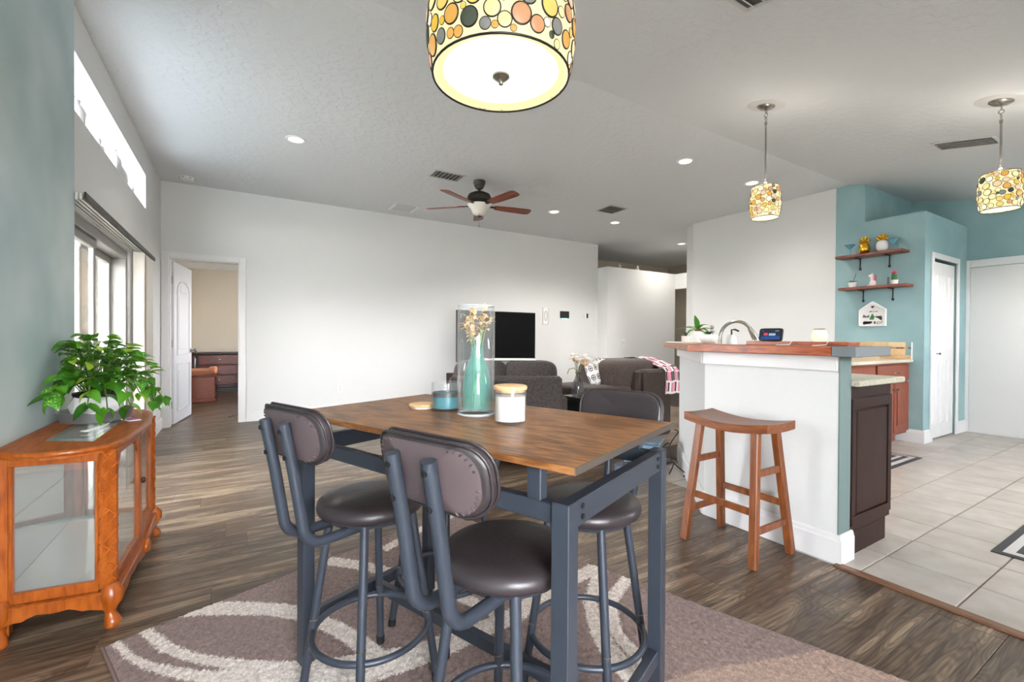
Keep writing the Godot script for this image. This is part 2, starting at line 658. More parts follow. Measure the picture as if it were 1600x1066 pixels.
	var c := func(z0: float, y0: float, z1: float, y1: float, x0: float, x1: float) -> void:
		g.quad(Vector3(x0, y0, z0), Vector3(x1, y0, z0), Vector3(x1, y1, z1), Vector3(x0, y1, z1))
		g.quad(Vector3(x0, y1 + 0.12, z1), Vector3(x1, y1 + 0.12, z1), Vector3(x1, y0 + 0.12, z0), Vector3(x0, y0 + 0.12, z0))
	c.call(-8.2, H, ZR, H, -0.976, 9.7)
	c.call(ZR, H, -0.055, 2.44, -0.976, 7.66)
	c.call(-0.055, 2.44, 1.62, 2.44, -0.976, 7.66)
	struct("ceiling", g, M.ceiling, "white knockdown textured ceiling sloping down toward the dining table", "ceiling")
	# skirting boards
	base("baseboard_far", Vector3(0.10, 0, ZF), Vector3(6.055, 0, ZF), Vector3(0, 0, 1), "white baseboard along the long far wall")
	base("baseboard_left", Vector3(XL, 0, -6.74), Vector3(XL, 0, -5.02), Vector3(1, 0, 0), "white baseboard between the sliding door and the bedroom doorway")
	base("baseboard_block", Vector3(6.055, 0, -6.455), Vector3(7.98, 0, -6.455), Vector3(0, 0, 1), "white baseboard under the hall block")
	base("baseboard_pantry", Vector3(6.21, 0, -2.4), Vector3(6.21, 0, -1.815), Vector3(-1, 0, 0), "white baseboard on the pantry corner beside the red brown cabinet")
	base("baseboard_pantry", Vector3(6.195, 0, -1.83), Vector3(6.40, 0, -1.83), Vector3(0, 0, 1), "short white baseboard left of the folding pantry door")
	base("baseboard_corner", Vector3(7.22, 0, -1.83), Vector3(7.541, 0, -1.83), Vector3(0, 0, 1), "short white baseboard between pantry door and plain white door")

func base(n: String, a: Vector3, z: Vector3, out: Vector3, label: String, hh := 0.14) -> void:
	var g := G.new()
	skirt(g, a, z, out, hh)
	struct(n, g, M.trim, label, "baseboard")

func skirt(g: G, a: Vector3, z: Vector3, out: Vector3, hh := 0.14) -> void:
	var prof := [Vector2(0, 0), Vector2(0.016, 0), Vector2(0.016, hh - 0.03), Vector2(0.012, hh - 0.02), Vector2(0.011, hh - 0.008), Vector2(0.006, hh), Vector2(0, hh)]
	var d := z - a
	var flip := d.cross(Vector3.UP).dot(out) < 0
	for i in prof.size() - 1:
		var p: Vector2 = prof[i]
		var q: Vector2 = prof[i + 1]
		var A := a + out * p.x + Vector3.UP * p.y
		var B := z + out * p.x + Vector3.UP * p.y
		var C := z + out * q.x + Vector3.UP * q.y
		var D := a + out * q.x + Vector3.UP * q.y
		if flip:
			g.quad(B, A, D, C)
		else:
			g.quad(A, B, C, D)
	for e in [[a, 1], [z, -1]]:
		for i in range(1, prof.size() - 1):
			var p0: Vector3 = e[0]
			var p1: Vector3 = e[0] + out * prof[i].x + Vector3.UP * prof[i].y
			var p2: Vector3 = e[0] + out * prof[i + 1].x + Vector3.UP * prof[i + 1].y
			var nrm: Vector3 = -d.normalized() * e[1]
			if (p1 - p0).cross(p2 - p0).dot(nrm) > 0:
				g.ft(p0, p1, p2)
			else:
				g.ft(p0, p2, p1)

# ---------------------------------------------------------------- windows and doors
func openings() -> void:
	# clerestory above the sliding door: frame and pane in a deep white reveal
	var g := G.new()
	g.bb(Vector3(-0.97, 2.347, -5.715), Vector3(-0.92, 2.375, -3.268), 0.002)
	g.bb(Vector3(-0.97, 2.655, -5.715), Vector3(-0.92, 2.683, -3.268), 0.002)
	g.bb(Vector3(-0.97, 2.375, -5.715), Vector3(-0.92, 2.655, -5.68), 0.002)
	var w := Node3D.new()
	w.name = "window_1"
	add_child(w)
	tag(w, "long narrow high window above the sliding door, washed out by daylight", "window", "", "structure")
	part("window_frame", g, M.trim, w)
	g = G.new()
	g.bb(Vector3(-0.95, 2.375, -5.68), Vector3(-0.944, 2.655, -3.268), 0.0)
	part("pane", g, pane(Color(0.96, 0.97, 0.98), 0.35), w)
	g = G.new()
	g.bb(Vector3(-0.92, 2.345, -5.715), Vector3(XL + 0.001, 2.352, -3.268), 0.0)
	g.bb(Vector3(-0.92, 2.678, -5.715), Vector3(XL + 0.001, 2.685, -3.268), 0.0)
	g.bb(Vector3(-0.92, 2.352, -5.717), Vector3(XL + 0.001, 2.678, -5.708), 0.0)
	part("window_sill", g, M.white, w)
	# white ornaments along that sill
	var orn := mat(rgb(232, 230, 228), 0.4)
	g = G.new()
	g.soft(Vector3(0, 0.06, 0), Vector3(0.05, 0.12, 0.10), 0.9)
	g.soft(Vector3(0, 0.13, 0.04), Vector3(0.04, 0.06, 0.07), 1.0)
	g.soft(Vector3(0, 0.10, -0.07), Vector3(0.03, 0.10, 0.05), 1.0)
	solo("figurine", g, orn, "small white figurine on the high window sill, nearest the camera of the four", "ornament", Vector3(-0.85, 2.352, -4.33))
	g = G.new()
	g.lathe([Vector2(0, 0), Vector2(0.04, 0), Vector2(0.055, 0.03), Vector2(0.06, 0.10), Vector2(0.03, 0.15), Vector2(0.035, 0.17), Vector2(0, 0.172)], 16)
	solo("vase", g, orn, "pale grey vase on the high window sill half hidden by the near wall", "vase", Vector3(-0.85, 2.352, -3.72))
	g = G.new()
	g.soft(Vector3(0, 0.09, 0), Vector3(0.06, 0.18, 0.40), 0.8)
	g.soft(Vector3(0, 0.18, 0.10), Vector3(0.05, 0.10, 0.14), 1.0)
	g.soft(Vector3(0, 0.13, -0.22), Vector3(0.03, 0.12, 0.10), 1.0)
	g.tube([Vector3(0, 0.2, 0.12), Vector3(0, 0.25, 0.17), Vector3(0, 0.25, 0.22)], 0.012)
	solo("figurine", g, mat(rgb(205, 204, 202), 0.4), "large pale grey animal figurine in the middle of the high window sill", "ornament", Vector3(-0.85, 2.352, -5.0))
	g = G.new()
	g.torus(Vector3(0, 0.10, 0), 0.035, 0.014, 20, 8, Basis(Vector3.FORWARD, PI / 2))
	g.lathe([Vector2(0, 0), Vector2(0.03, 0), Vector2(0.02, 0.03), Vector2(0.008, 0.07)], 14)
	solo("figurine", g, mat(rgb(205, 204, 202), 0.4), "small ring shaped figurine at the far end of the high window sill", "ornament", Vector3(-0.85, 2.352, -5.5))
	# sliding glass door
	var d := Node3D.new()
	d.name = "door_1"
	add_child(d)
	tag(d, "white aluminium sliding glass door to the patio at the left", "door", "", "structure")
	g = G.new()
	g.bb(Vector3(-0.93, 0, -4.935), Vector3(-0.79, 1.80, -4.87), 0.003)
	g.bb(Vector3(-0.93, 1.735, -4.87), Vector3(-0.79, 1.80, -3.268), 0.003)
	g.bb(Vector3(-0.93, 0, -4.87), Vector3(-0.79, 0.03, -3.268), 0.003)
	part("door_frame", g, M.sash, d)
	for k in 2:
		var x: float = [-0.90, -0.83][k]
		var z0: float = [-4.87, -4.06][k]
		var z1: float = [-4.02, -3.20][k]
		g = G.new()
		g.bb(Vector3(x - 0.014, 0.03, z0), Vector3(x + 0.014, 1.735, z0 + 0.045), 0.004)
		if k == 0:
			g.bb(Vector3(x - 0.014, 0.03, z1 - 0.045), Vector3(x + 0.014, 1.735, z1), 0.004)
		g.bb(Vector3(x - 0.02, 1.68, z0), Vector3(x + 0.02, 1.735, z1), 0.004)
		g.bb(Vector3(x - 0.02, 0.03, z0), Vector3(x + 0.02, 0.11, z1), 0.004)
		var f := part("sash", g, M.sash, d)
		g = G.new()
		g.bb(Vector3(x - 0.003, 0.1, z0 + 0.05), Vector3(x + 0.003, 1.69, z1 - 0.05), 0.0)
		part("pane", g, M.tinted, f)
	# vertical blind drawn to the far side
	var vb := thing("vertical_blind", "vertical blind with striped metal headrail, slats stacked beside the sliding door", "blind", Vector3(0, 0, 0))
	g = G.new()
	for k in 4:
		g.bb(Vector3(-0.776 + 0.018 * k, 1.815 + 0.004 * k, -5.66), Vector3(-0.776 + 0.018 * k + 0.012, 1.862, -3.268), 0.002)
	part("headrail", g, M.alu, vb)
	g = G.new()
	g.bb(Vector3(-0.703, 1.835, -5.67), Vector3(-0.695, 1.87, -3.268), 0.002)
	part("rail_cover", g, M.bronze, vb, Vector3.ZERO, "dark front strip of the headrail")
	var sl := mat(rgb(214, 210, 203), 0.6)
	for k in 10:
		g = G.new()
		var zz := -4.98 - 0.055 * k
		g.box(Vector3(-0.725, 0.93, zz), Vector3(0.075, 1.77, 0.003), 0.001, Basis(Vector3.UP, 0.35 + 0.05 * (k % 3)))
		part("slat", g, sl if k != 2 else mat(rgb(140, 122, 98), 0.6), vb)
	# bedroom doorway: casing, jamb, open panel door
	d = Node3D.new()
	d.name = "door_2"
	add_child(d)
	tag(d, "white panel door with arched top panel standing open into the bedroom", "door", "", "structure")
	g = G.new()
	g.bb(Vector3(-0.773, 0, ZF), Vector3(-0.70, 2.1, ZF + 0.018), 0.004)
	g.bb(Vector3(0.02, 0, ZF), Vector3(0.095, 2.1, ZF + 0.018), 0.004)
	g.bb(Vector3(-0.70, 2.03, ZF), Vector3(0.02, 2.1, ZF + 0.018), 0.004)
	g.bb(Vector3(-0.70, 0, -6.86), Vector3(-0.688, 2.03, ZF), 0.0)
	g.bb(Vector3(0.008, 0, -6.86), Vector3(0.02, 2.03, ZF), 0.0)
	g.bb(Vector3(-0.688, 2.018, -6.86), Vector3(0.008, 2.03, ZF), 0.0)
	part("casing", g, M.trim, d)
	var bs := Basis(Vector3(0.150, 0, -0.9887), Vector3.UP, Vector3(0.9887, 0, 0.150))
	var leaf_at := Vector3(-0.682, 0, -6.90)
	g = G.new()
	g.box(Vector3(0.40, 1.01, 0), Vector3(0.80, 2.0, 0.035), 0.003)
	for q in 2:
		# raised mouldings round the two panels, arched at the top of the upper one
		var y0: float = [0.16, 0.86][q]
		var y1: float = [0.74, 1.66][q]
		var pts := [Vector3(0.13, y0, 0.017), Vector3(0.67, y0, 0.017), Vector3(0.67, y1, 0.017)]
		if q == 1:
			for t in 7:
				var a := PI * (t + 1) / 8.0
				pts.append(Vector3(0.40 + 0.27 * cos(a), y1 + 0.14 * sin(a), 0.017))
		pts.append(Vector3(0.13, y1, 0.017))
		g.tube(pts, 0.012, 6, true)
		g.box(Vector3(0.40, (y0 + y1) / 2, 0.012), Vector3(0.42, y1 - y0 - 0.12, 0.018), 0.008)
	g.box(Vector3(0.40, 1.70, 0.012), Vector3(0.26, 0.10, 0.018), 0.008)
	g.xform(Transform3D(bs, leaf_at))
	var leaf := part("door_leaf", g, mat(rgb(226, 228, 232), 0.4), d)
	g = G.new()
	g.lathe([Vector2(0, 0), Vector2(0.03, 0), Vector2(0.03, 0.008), Vector2(0.011, 0.012), Vector2(0.011, 0.035), Vector2(0.026, 0.045), Vector2(0.03, 0.06), Vector2(0.02, 0.072), Vector2(0, 0.075)], 16, Vector3(0.735, 0.90, 0.017), Basis(Vector3.RIGHT, PI / 2))
	g.xform(Transform3D(bs, leaf_at))
	part("door_knob", g, M.nickel, leaf)
	for y in [0.25, 1.0, 1.78]:
		g = G.new()
		g.box(Vector3(-0.688, y, -6.87), Vector3(0.012, 0.09, 0.03), 0.002)
		part("hinge", g, M.nickel, leaf)
	# folding pantry door
	d = Node3D.new()
	d.name = "door_3"
	add_child(d)
	tag(d, "white folding pantry door in the blue green wall", "door", "", "structure")
	g = G.new()
	g.bb(Vector3(6.37, 0, -1.83), Vector3(6.43, 2.05, -1.812), 0.004)
	g.bb(Vector3(7.17, 0, -1.83), Vector3(7.23, 2.05, -1.812), 0.004)
	g.bb(Vector3(6.43, 1.99, -1.83), Vector3(7.17, 2.05, -1.812), 0.004)
	part("casing", g, M.trim, d)
	for k in 2:
		var x0 := 6.435 + 0.366 * k
		g = G.new()
		g.bb(Vector3(x0, 0.015, -1.875), Vector3(x0 + 0.362, 1.965, -1.845), 0.003)
		for q in 2:
			var y0: float = [0.17, 1.0][q]
			var y1: float = [0.86, 1.82][q]
			for s in 2:
				var a0 := x0 + 0.05 + 0.14 * s
				g.tube([Vector3(a0, y0, -1.845), Vector3(a0 + 0.115, y0, -1.845), Vector3(a0 + 0.115, y1, -1.845), Vector3(a0, y1, -1.845)], 0.008, 6, true)
		var f := part("door_leaf", g, M.trim, d)
		if k == 0:
			g = G.new()
			g.lathe([Vector2(0.006, 0), Vector2(0.006, 0.02), Vector2(0.015, 0.03), Vector2(0, 0.04)], 12, Vector3(x0 + 0.19, 0.95, -1.845), Basis(Vector3.RIGHT, PI / 2))
			part("door_knob", g, M.nickel, f)
	# plain white door at the right
	d = Node3D.new()
	d.name = "door_4"
	add_child(d)
	tag(d, "plain flat white door in a white frame at the right edge", "door", "", "structure")
	g = G.new()
	g.bb(Vector3(7.52, 0, -1.885), Vector3(7.541, 2.06, -1.80), 0.004)
	g.bb(Vector3(7.52, 0, -0.90), Vector3(7.541, 2.06, -0.83), 0.004)
	g.bb(Vector3(7.52, 1.97, -1.80), Vector3(7.541, 2.06, -0.90), 0.004)
	g.bb(Vector3(7.515, 0, -1.80), Vector3(7.541, 0.02, -0.90), 0.002)
	part("casing", g, M.trim, d)
	g = G.new()
	g.bb(Vector3(7.527, 0.02, -1.797), Vector3(7.541, 1.967, -0.903), 0.002)
	part("door_leaf", g, mat(rgb(222, 222, 220), 0.4), d)
	# rear windows
	for k in 2:
		var wn := Node3D.new()
		wn.name = "window_%d" % (k + 2)
		add_child(wn)
		tag(wn, ["wide window behind the viewer on the dining side", "wide window behind the viewer on the kitchen side"][k], "window", "", "structure")
		var x0: float = RW[k][0]
		var x1: float = RW[k][1]
		var y0: float = RW[k][2]
		var y1: float = RW[k][3]
		g = G.new()
		for x in [x0, (x0 + x1) / 2 - 0.03, x1 - 0.06]:
			g.bb(Vector3(x, y0, 1.53), Vector3(x + 0.06, y1, 1.59), 0.003)
		g.bb(Vector3(x0, y0, 1.53), Vector3(x1, y0 + 0.06, 1.59), 0.003)
		g.bb(Vector3(x0, y1 - 0.06, 1.53), Vector3(x1, y1, 1.59), 0.003)
		part("window_frame", g, M.trim, wn)
		g = G.new()
		g.bb(Vector3(x0, y0, 1.558), Vector3(x1, y1, 1.563), 0.0)
		part("pane", g, M.glass, wn)

# ---------------------------------------------------------------- ceiling
func spot(at: Vector3, e: float, col := Color(1.0, 0.97, 0.93), ang := 70.0, size := 0.06) -> void:
	var l := SpotLight3D.new()
	l.name = numbered("can_light")
	l.light_energy = e
	l.light_color = col
	l.spot_angle = ang
	l.spot_angle_attenuation = 0.8
	l.spot_range = 12.0
	l.spot_attenuation = 2.0
	l.light_size = size
	l.shadow_enabled = true
	add_child(l)
	l.position = at
	l.rotation.x = -PI / 2

func vent(label: String, a: Vector3, size: Vector2, n: int, tilt := 0.0, along_x := true, group := "") -> void:
	var v := thing("ceiling_vent", label, "vent", a, 0.0, group)
	v.rotation.x = tilt
	var g := G.new()
	var hx := size.x / 2
	var hz := size.y / 2
	var f := 0.022
	g.bb(Vector3(-hx, -0.008, -hz), Vector3(hx, 0, -hz + f), 0.003)
	g.bb(Vector3(-hx, -0.008, hz - f), Vector3(hx, 0, hz), 0.003)
	g.bb(Vector3(-hx, -0.008, -hz + f), Vector3(-hx + f, 0, hz - f), 0.003)
	g.bb(Vector3(hx - f, -0.008, -hz + f), Vector3(hx, 0, hz - f), 0.003)
	part("frame", g, M.vent, v)
	g = G.new()
	g.bb(Vector3(-hx + f, -0.001, -hz + f), Vector3(hx - f, 0.0, hz - f), 0.0)
	part("backing", g, M.vent_dark, v)
	for k in n:
		g = G.new()
		var t := (k + 0.5) / n - 0.5
		if along_x:
			g.box(Vector3(0, -0.007, t * (size.y - 2 * f)), Vector3(size.x - 2 * f, 0.002, (size.y - 2 * f) / n * 0.8), 0.0, Basis(Vector3.RIGHT, 0.6))
		else:
			g.box(Vector3(t * (size.x - 2 * f), -0.007, 0), Vector3((size.x - 2 * f) / n * 0.8, 0.002, size.y - 2 * f), 0.0, Basis(Vector3.BACK, 0.6))
		part("slat", g, M.vent, v)

func tiffany(root: Node3D, rad: Callable, y0: float, y1: float, rmin: float, rmax: float, tries: int, seed_: int, base_m: Material) -> void:
	# luminous cream shell, bronze rims, and coloured glass rounds each in its own dark came
	var r := RandomNumberGenerator.new()
	r.seed = seed_
	var prof := []
	for k in 13:
		var y := lerpf(y0, y1, k / 12.0)
		prof.append(Vector2(rad.call(y), y))
	var g := G.new()
	g.lathe(prof, 48)
	var sh := part("shade", g, base_m, root)
	g = G.new()
	g.torus(Vector3(0, y0, 0), rad.call(y0), 0.0035 * rmax / 0.03, 48, 8)
	g.torus(Vector3(0, y1, 0), rad.call(y1), 0.0035 * rmax / 0.03, 48, 8)
	part("rim", g, M.bronze, root)
	# two shared meshes: lens and came
	if not M.has("lens_mesh"):
		var lg := G.new()
		lg.lathe([Vector2(0.92, 0), Vector2(0.92, 0.04), Vector2(0.8, 0.10), Vector2(0.5, 0.16), Vector2(0, 0.19)], 20, Vector3.ZERO, Basis(Vector3.RIGHT, PI / 2))
		var me := lg.mesh()
		var rg := G.new()
		rg.torus(Vector3.ZERO, 0.95, 0.095, 20, 6, Basis(Vector3.RIGHT, PI / 2))
		rg.add_to(me)
		M.lens_mesh = me
		M.round_glass = []
		for c in [[rgb(252, 232, 170), 0.72], [rgb(240, 205, 110), 0.70], [rgb(236, 176, 84), 0.62], [rgb(232, 168, 120), 0.58], [rgb(254, 244, 215), 0.80], [rgb(234, 192, 66), 0.68], [rgb(165, 165, 160), 0.34], [rgb(100, 110, 88), 0.22], [rgb(238, 204, 168), 0.68], [rgb(248, 226, 160), 0.72]]:
			M.round_glass.append(glow(c[0], c[1], c[0].darkened(0.5)))
	var placed := []
	var circ: float = TAU * rad.call((y0 + y1) / 2)
	for t in tries:
		var q: float = lerpf(rmax, rmin, minf(1.0, t / (tries * 0.7)))
		q *= r.randf_range(0.75, 1.0)
		var s := r.randf() * circ
		var y := r.randf_range(y0 + q * 1.05, y1 - q * 1.05)
		var ok := true
		for p in placed:
			var ds := absf(p.x - s)
			ds = minf(ds, circ - ds)
			if Vector2(ds, p.y - y).length() < p.z + q - 0.001:
				ok = false
				break
		if not ok:
			continue
		placed.append(Vector3(s, y, q))
		var a := s / circ * TAU
		var R: float = rad.call(y)
		var slope: float = (rad.call(y + 0.01) - rad.call(y - 0.01)) / 0.02
		var nrm := Vector3(cos(a), -slope, sin(a)).normalized()
		var up := Vector3(cos(a) * slope, 1, sin(a) * slope).normalized()
		var tx := up.cross(nrm).normalized()
		var o := MeshInstance3D.new()
		o.name = "glass_round"
		o.mesh = M.lens_mesh
		o.set_surface_override_material(0, M.round_glass[r.randi() % 10])
		o.set_surface_override_material(1, M.bronze)
		sh.add_child(o, true)
		o.transform = Transform3D(Basis(tx * q, up * q, nrm * q), Vector3(cos(a) * R, y, sin(a) * R) + nrm * 0.001)

func ceiling_fixtures() -> void:
	# recessed downlights
	var cans := [
		[Vector3(0.462, 0, -4.666), "recessed downlight on the textured ceiling nearest the high side window", 0.085],
		[Vector3(3.957, 0, -3.085), "recessed downlight left of the small pendant rod", 0.08],
		[Vector3(5.168, 0, -3.099), "recessed downlight just above the left small pendant shade", 0.08],
		[Vector3(3.936, 0, -5.323), "recessed downlight between the ceiling fan and the square four way vent", 0.075],
		[Vector3(5.119, 0, -5.305), "recessed downlight under the square four way vent", 0.075],
		[Vector3(7.337, 0, -5.792), "recessed downlight over the hall beside the kitchen wall", 0.075]]
	var first: Node3D = null
	for c in cans:
		var p: Vector3 = c[0] + Vector3(0, H, 0)
		if first == null:
			first = thing("recessed_downlight", c[1], "ceiling light", p, 0.0, "recessed ceiling downlights")
			var g := G.new()
			g.lathe([Vector2(0.062, -0.003), Vector2(0.082, -0.008), Vector2(0.09, -0.005), Vector2(0.092, 0)], 28)
			part("trim_ring", g, M.trim, first)
			g = G.new()
			g.lathe([Vector2(0, -0.005), Vector2(0.063, -0.005), Vector2(0.063, 0)], 28)
			part("lamp_lens", g, M.can, first)
		else:
			dup(first, c[1], p)
		if p.x > 7.0:
			spot(p + Vector3(0, -0.03, 0), CAN_E, Color(1.0, 0.97, 0.93), 86.0)
		else:
			spot(p + Vector3(0, -0.03, 0), CAN_E * (1.7 if p.z < -5.0 else 1.0))
	# more of the same downlights over the kitchen and behind the viewer
	for q in [[4.6, 0.3, "recessed downlight over the kitchen floor, outside the photo"], [6.2, -0.9, "recessed downlight over the kitchen passage, outside the photo"], [8.9, -6.2, "recessed downlight deep in the hall, hidden by the kitchen wall"]]:
		var yy := ceil_y(q[1])
		var nd := dup(first, q[2], Vector3(q[0], yy, q[1]))
		if q[1] < -0.05:
			nd.rotation.x = atan(SL)
		spot(Vector3(q[0], yy - 0.04, q[1]), CAN_E * 0.6)
	# smoke detector
	var t := thing("smoke_detector", "round white smoke detector on the ceiling above the bedroom doorway", "smoke detector", Vector3(-0.50, H, -6.45))
	var g := G.new()
	g.lathe([Vector2(0, -0.035), Vector2(0.055, -0.035), Vector2(0.066, -0.025), Vector2(0.07, 0)], 24)
	part("cover", g, M.white, t)
	g = G.new()
	for k in 6:
		g.box(Vector3(0.067 * cos(k * PI / 3), -0.015, 0.067 * sin(k * PI / 3)), Vector3(0.02, 0.003, 0.02), 0.0, Basis(Vector3.UP, -k * PI / 3))
	part("vent_slot", g, M.vent_dark, t)
	# vents
	vent("rectangular ceiling vent with dark slots beside the ceiling fan", Vector3(2.03, H, -4.79), Vector2(0.37, 0.24), 7, 0.0, false)
	vent("four way square vent on the far ceiling between two downlights", Vector3(4.55, H, -4.79), Vector2(0.33, 0.33), 5, 0.0, true)
	vent("long slatted vent on the sloped kitchen ceiling beside the right pendant", Vector3(4.96, ceil_y(-1.22), -1.22), Vector2(0.24, 0.38), 4, atan(SL), false)
	vent("slatted vent cut by the top edge of the photo on the sloped ceiling", Vector3(1.98, ceil_y(-1.14), -1.14), Vector2(0.25, 0.33), 5, atan(SL), true)
	# flat access panel beside the fan
	t = thing("access_panel", "flush white ceiling grille panel near the far wall left of the fan", "vent", Vector3(2.02, H, -6.32))
	g = G.new()
	g.bb(Vector3(-0.17, -0.012, -0.16), Vector3(-0.135, 0, 0.16), 0.003)
	part("edge", g, M.trim, t)
	g = G.new()
	g.bb(Vector3(0.135, -0.012, -0.16), Vector3(0.17, 0, 0.16), 0.003)
	part("edge", g, M.trim, t)
	g = G.new()
	g.bb(Vector3(-0.135, -0.004, -0.15), Vector3(0.135, 0, 0.15), 0.001)
	part("panel", g, M.vent, t)
	# ceiling fan
	var f := thing("ceiling_fan", "dark bronze ceiling fan with five cherry blades and a white glass bowl", "ceiling fan", Vector3(2.424, 0, -4.752))
	g = G.new()
	g.lathe([Vector2(0.02, 2.835), Vector2(0.045, 2.845), Vector2(0.05, 2.865), Vector2(0.06, 2.87), Vector2(0.062, 2.89), Vector2(0.07, 2.90), Vector2(0.07, H)], 28)
	part("canopy", g, M.bronze, f)
	g = G.new()
	g.tube([Vector3(0, 2.76, 0), Vector3(0, 2.86, 0)], 0.014, 12)
	part("downrod", g, M.bronze, f)
	g = G.new()
	g.lathe([Vector2(0, 2.655), Vector2(0.07, 2.655), Vector2(0.10, 2.675), Vector2(0.138, 2.70), Vector2(0.142, 2.74), Vector2(0.125, 2.775), Vector2(0.07, 2.80), Vector2(0.03, 2.81), Vector2(0, 2.81)], 32)
	part("motor", g, M.bronze, f)
	g = G.new()
	g.lathe([Vector2(0, 2.525), Vector2(0.03, 2.527), Vector2(0.075, 2.55), Vector2(0.095, 2.60), Vector2(0.135, 2.645), Vector2(0.14, 2.655), Vector2(0, 2.656)], 32)
	var bowl := mat(rgb(238, 235, 226), 0.35)
	part("glass_bowl", g, bowl, f)
	g = G.new()
	g.lathe([Vector2(0, 2.50), Vector2(0.012, 2.508), Vector2(0.025, 2.522), Vector2(0.03, 2.535), Vector2(0, 2.54)], 14)
	part("finial", g, M.bronze, f)
	g = G.new()
	g.tube([Vector3(-0.03, 2.65, 0.05), Vector3(-0.03, 2.40, 0.05)], 0.002, 5)
	g.soft(Vector3(-0.03, 2.395, 0.05), Vector3(0.012, 0.025, 0.012), 1.0, Basis(), 8, 6)
	part("pull_chain", g, M.nickel, f)
	var blade_m := tri_mat(ntex(0.01, 51, [rgb(88, 40, 26), rgb(128, 62, 40), rgb(150, 80, 52)], 256, 4), Vector3(1.5, 6, 10), 0.35, false)
	var bg := G.new()
	var poly := PackedVector2Array()
	for q in [[0.20, -0.045], [0.30, -0.058], [0.60, -0.068], [0.645, -0.058], [0.66, -0.03], [0.66, 0.03], [0.645, 0.058], [0.60, 0.068], [0.30, 0.058], [0.20, 0.045]]:
		poly.append(Vector2(q[0], q[1]))
	bg.prism(poly, -0.004, 0.004, 0.002)
	var bm := bg.mesh()
	var ig := G.new()
	ig.bb(Vector3(0.10, -0.004, -0.02), Vector3(0.21, 0.008, 0.02), 0.003)
	ig.prism(PackedVector2Array([Vector2(0.19, -0.03), Vector2(0.26, -0.035), Vector2(0.28, 0), Vector2(0.26, 0.035), Vector2(0.19, 0.03)]), 0.003, 0.010, 0.002)
	var im := ig.mesh()
	for k in 5:
		var a := deg_to_rad(8.0 + 72.0 * k)
		var b := pm("blade", bm, blade_m, f, Vector3(0, 2.645, 0))
		b.basis = Basis(Vector3.UP, -a) * Basis(Vector3.RIGHT, -0.20)
		pm("blade_iron", im, M.bronze, b)
	# large lit drum over the table
	var cream := glow(rgb(255, 236, 178), 0.74, rgb(150, 138, 104))
	var L := thing("pendant_lamp", "large drum lamp of amber glass rounds with white diffuser above the dining table", "pendant lamp", Vector3(0.698, 1.905, -1.225))
	var rb := func(y: float) -> float: return 0.205 + 0.020 * sin(clampf((y + 0.02) / 0.29, 0, 1) * PI)
	tiffany(L, rb, 0.0, 0.25, 0.012, 0.029, 5000, 5, cream)
	g = G.new()
	g.lathe([Vector2(0.178, 0.012), Vector2(0.2, 0.003), Vector2(0.203, 0.02), Vector2(0.18, 0.03)], 48)
	part("glass_collar", g, cream, L)
	g = G.new()
	g.lathe([Vector2(0, 0.006), Vector2(0.12, 0.009), Vector2(0.18, 0.015), Vector2(0.18, 0.02), Vector2(0, 0.02)], 48)
	part("diffuser", g, M.frost, L)
	g = G.new()
	g.lathe([Vector2(0, -0.022), Vector2(0.006, -0.02), Vector2(0.008, -0.012), Vector2(0.014, -0.008), Vector2(0.026, 0.002), Vector2(0.026, 0.007)], 20)
	part("finial", g, M.nickel, L)
	g = G.new()
	g.tube([Vector3(0, 0.2, 0), Vector3(0, ceil_y(-1.22) - 1.915 - 0.03, 0)], 0.008, 10)
	for k in 3:
		var a := TAU * k / 3
		g.tube([Vector3(0, 0.32, 0), Vector3(cos(a) * 0.2, 0.25, sin(a) * 0.2)], 0.004, 6)
	part("stem", g, M.nickel, L)
	g = G.new()
	g.lathe([Vector2(0, -0.035), Vector2(0.05, -0.03), Vector2(0.065, -0.01), Vector2(0.068, 0.0)], 24, Vector3(0, ceil_y(-1.22) - 1.915, 0), Basis(Vector3.RIGHT, atan(SL)))
	part("canopy", g, M.nickel, L)
	spot(Vector3(0.698, 1.875, -1.225), 0.22, Color(1, 0.97, 0.92), 80.0, 0.15)
	var ol := OmniLight3D.new()
	ol.name = "pendant_uplight"
	ol.light_energy = 0.12
	ol.light_color = Color(1, 0.96, 0.9)
	ol.light_size = 0.08
	ol.omni_range = 10
	ol.omni_attenuation = 2.0
	ol.shadow_enabled = true
	add_child(ol)
	ol.position = Vector3(0.698, 2.24, -1.225)
	# two small matching pendants over the bar
	var P := [[Vector3(3.294, 1.984, -1.875), "small amber glass pendant on a rod, the farther one over the bar"], [Vector3(4.071, 1.916, -0.842), "small amber glass pendant cut by the right edge, nearer of the pair"]]
	for k in 2:
		var at: Vector3 = P[k][0]
		var cy := ceil_y(at.z) - at.y
		var s := thing("small_pendant", P[k][1], "pendant lamp", at, 0.0, "pair of small pendants over the kitchen")
		var rs := func(y: float) -> float: return 0.088 + 0.014 * sin(clampf((y + 0.005) / 0.235, 0, 1) * PI)
		tiffany(s, rs, 0.0, 0.225, 0.010, 0.021, 2200, 21 + k, cream)
		g = G.new()
		g.lathe([Vector2(0, 0.006), Vector2(0.084, 0.008), Vector2(0.084, 0.014), Vector2(0, 0.014)], 32)
		part("diffuser", g, glow(rgb(255, 252, 246), 0.95), s)
		g = G.new()
		g.tube([Vector3(0, 0.2, 0), Vector3(0, cy - 0.14, 0)], 0.006, 10)
		g.tube([Vector3(0, cy - 0.14, 0), Vector3(0, cy - 0.12, 0)], 0.009, 10)
		g.lathe([Vector2(0, 0.222), Vector2(0.085, 0.224), Vector2(0.02, 0.235), Vector2(0.01, 0.26)], 20)
		part("rod", g, M.nickel, s)
		g = G.new()
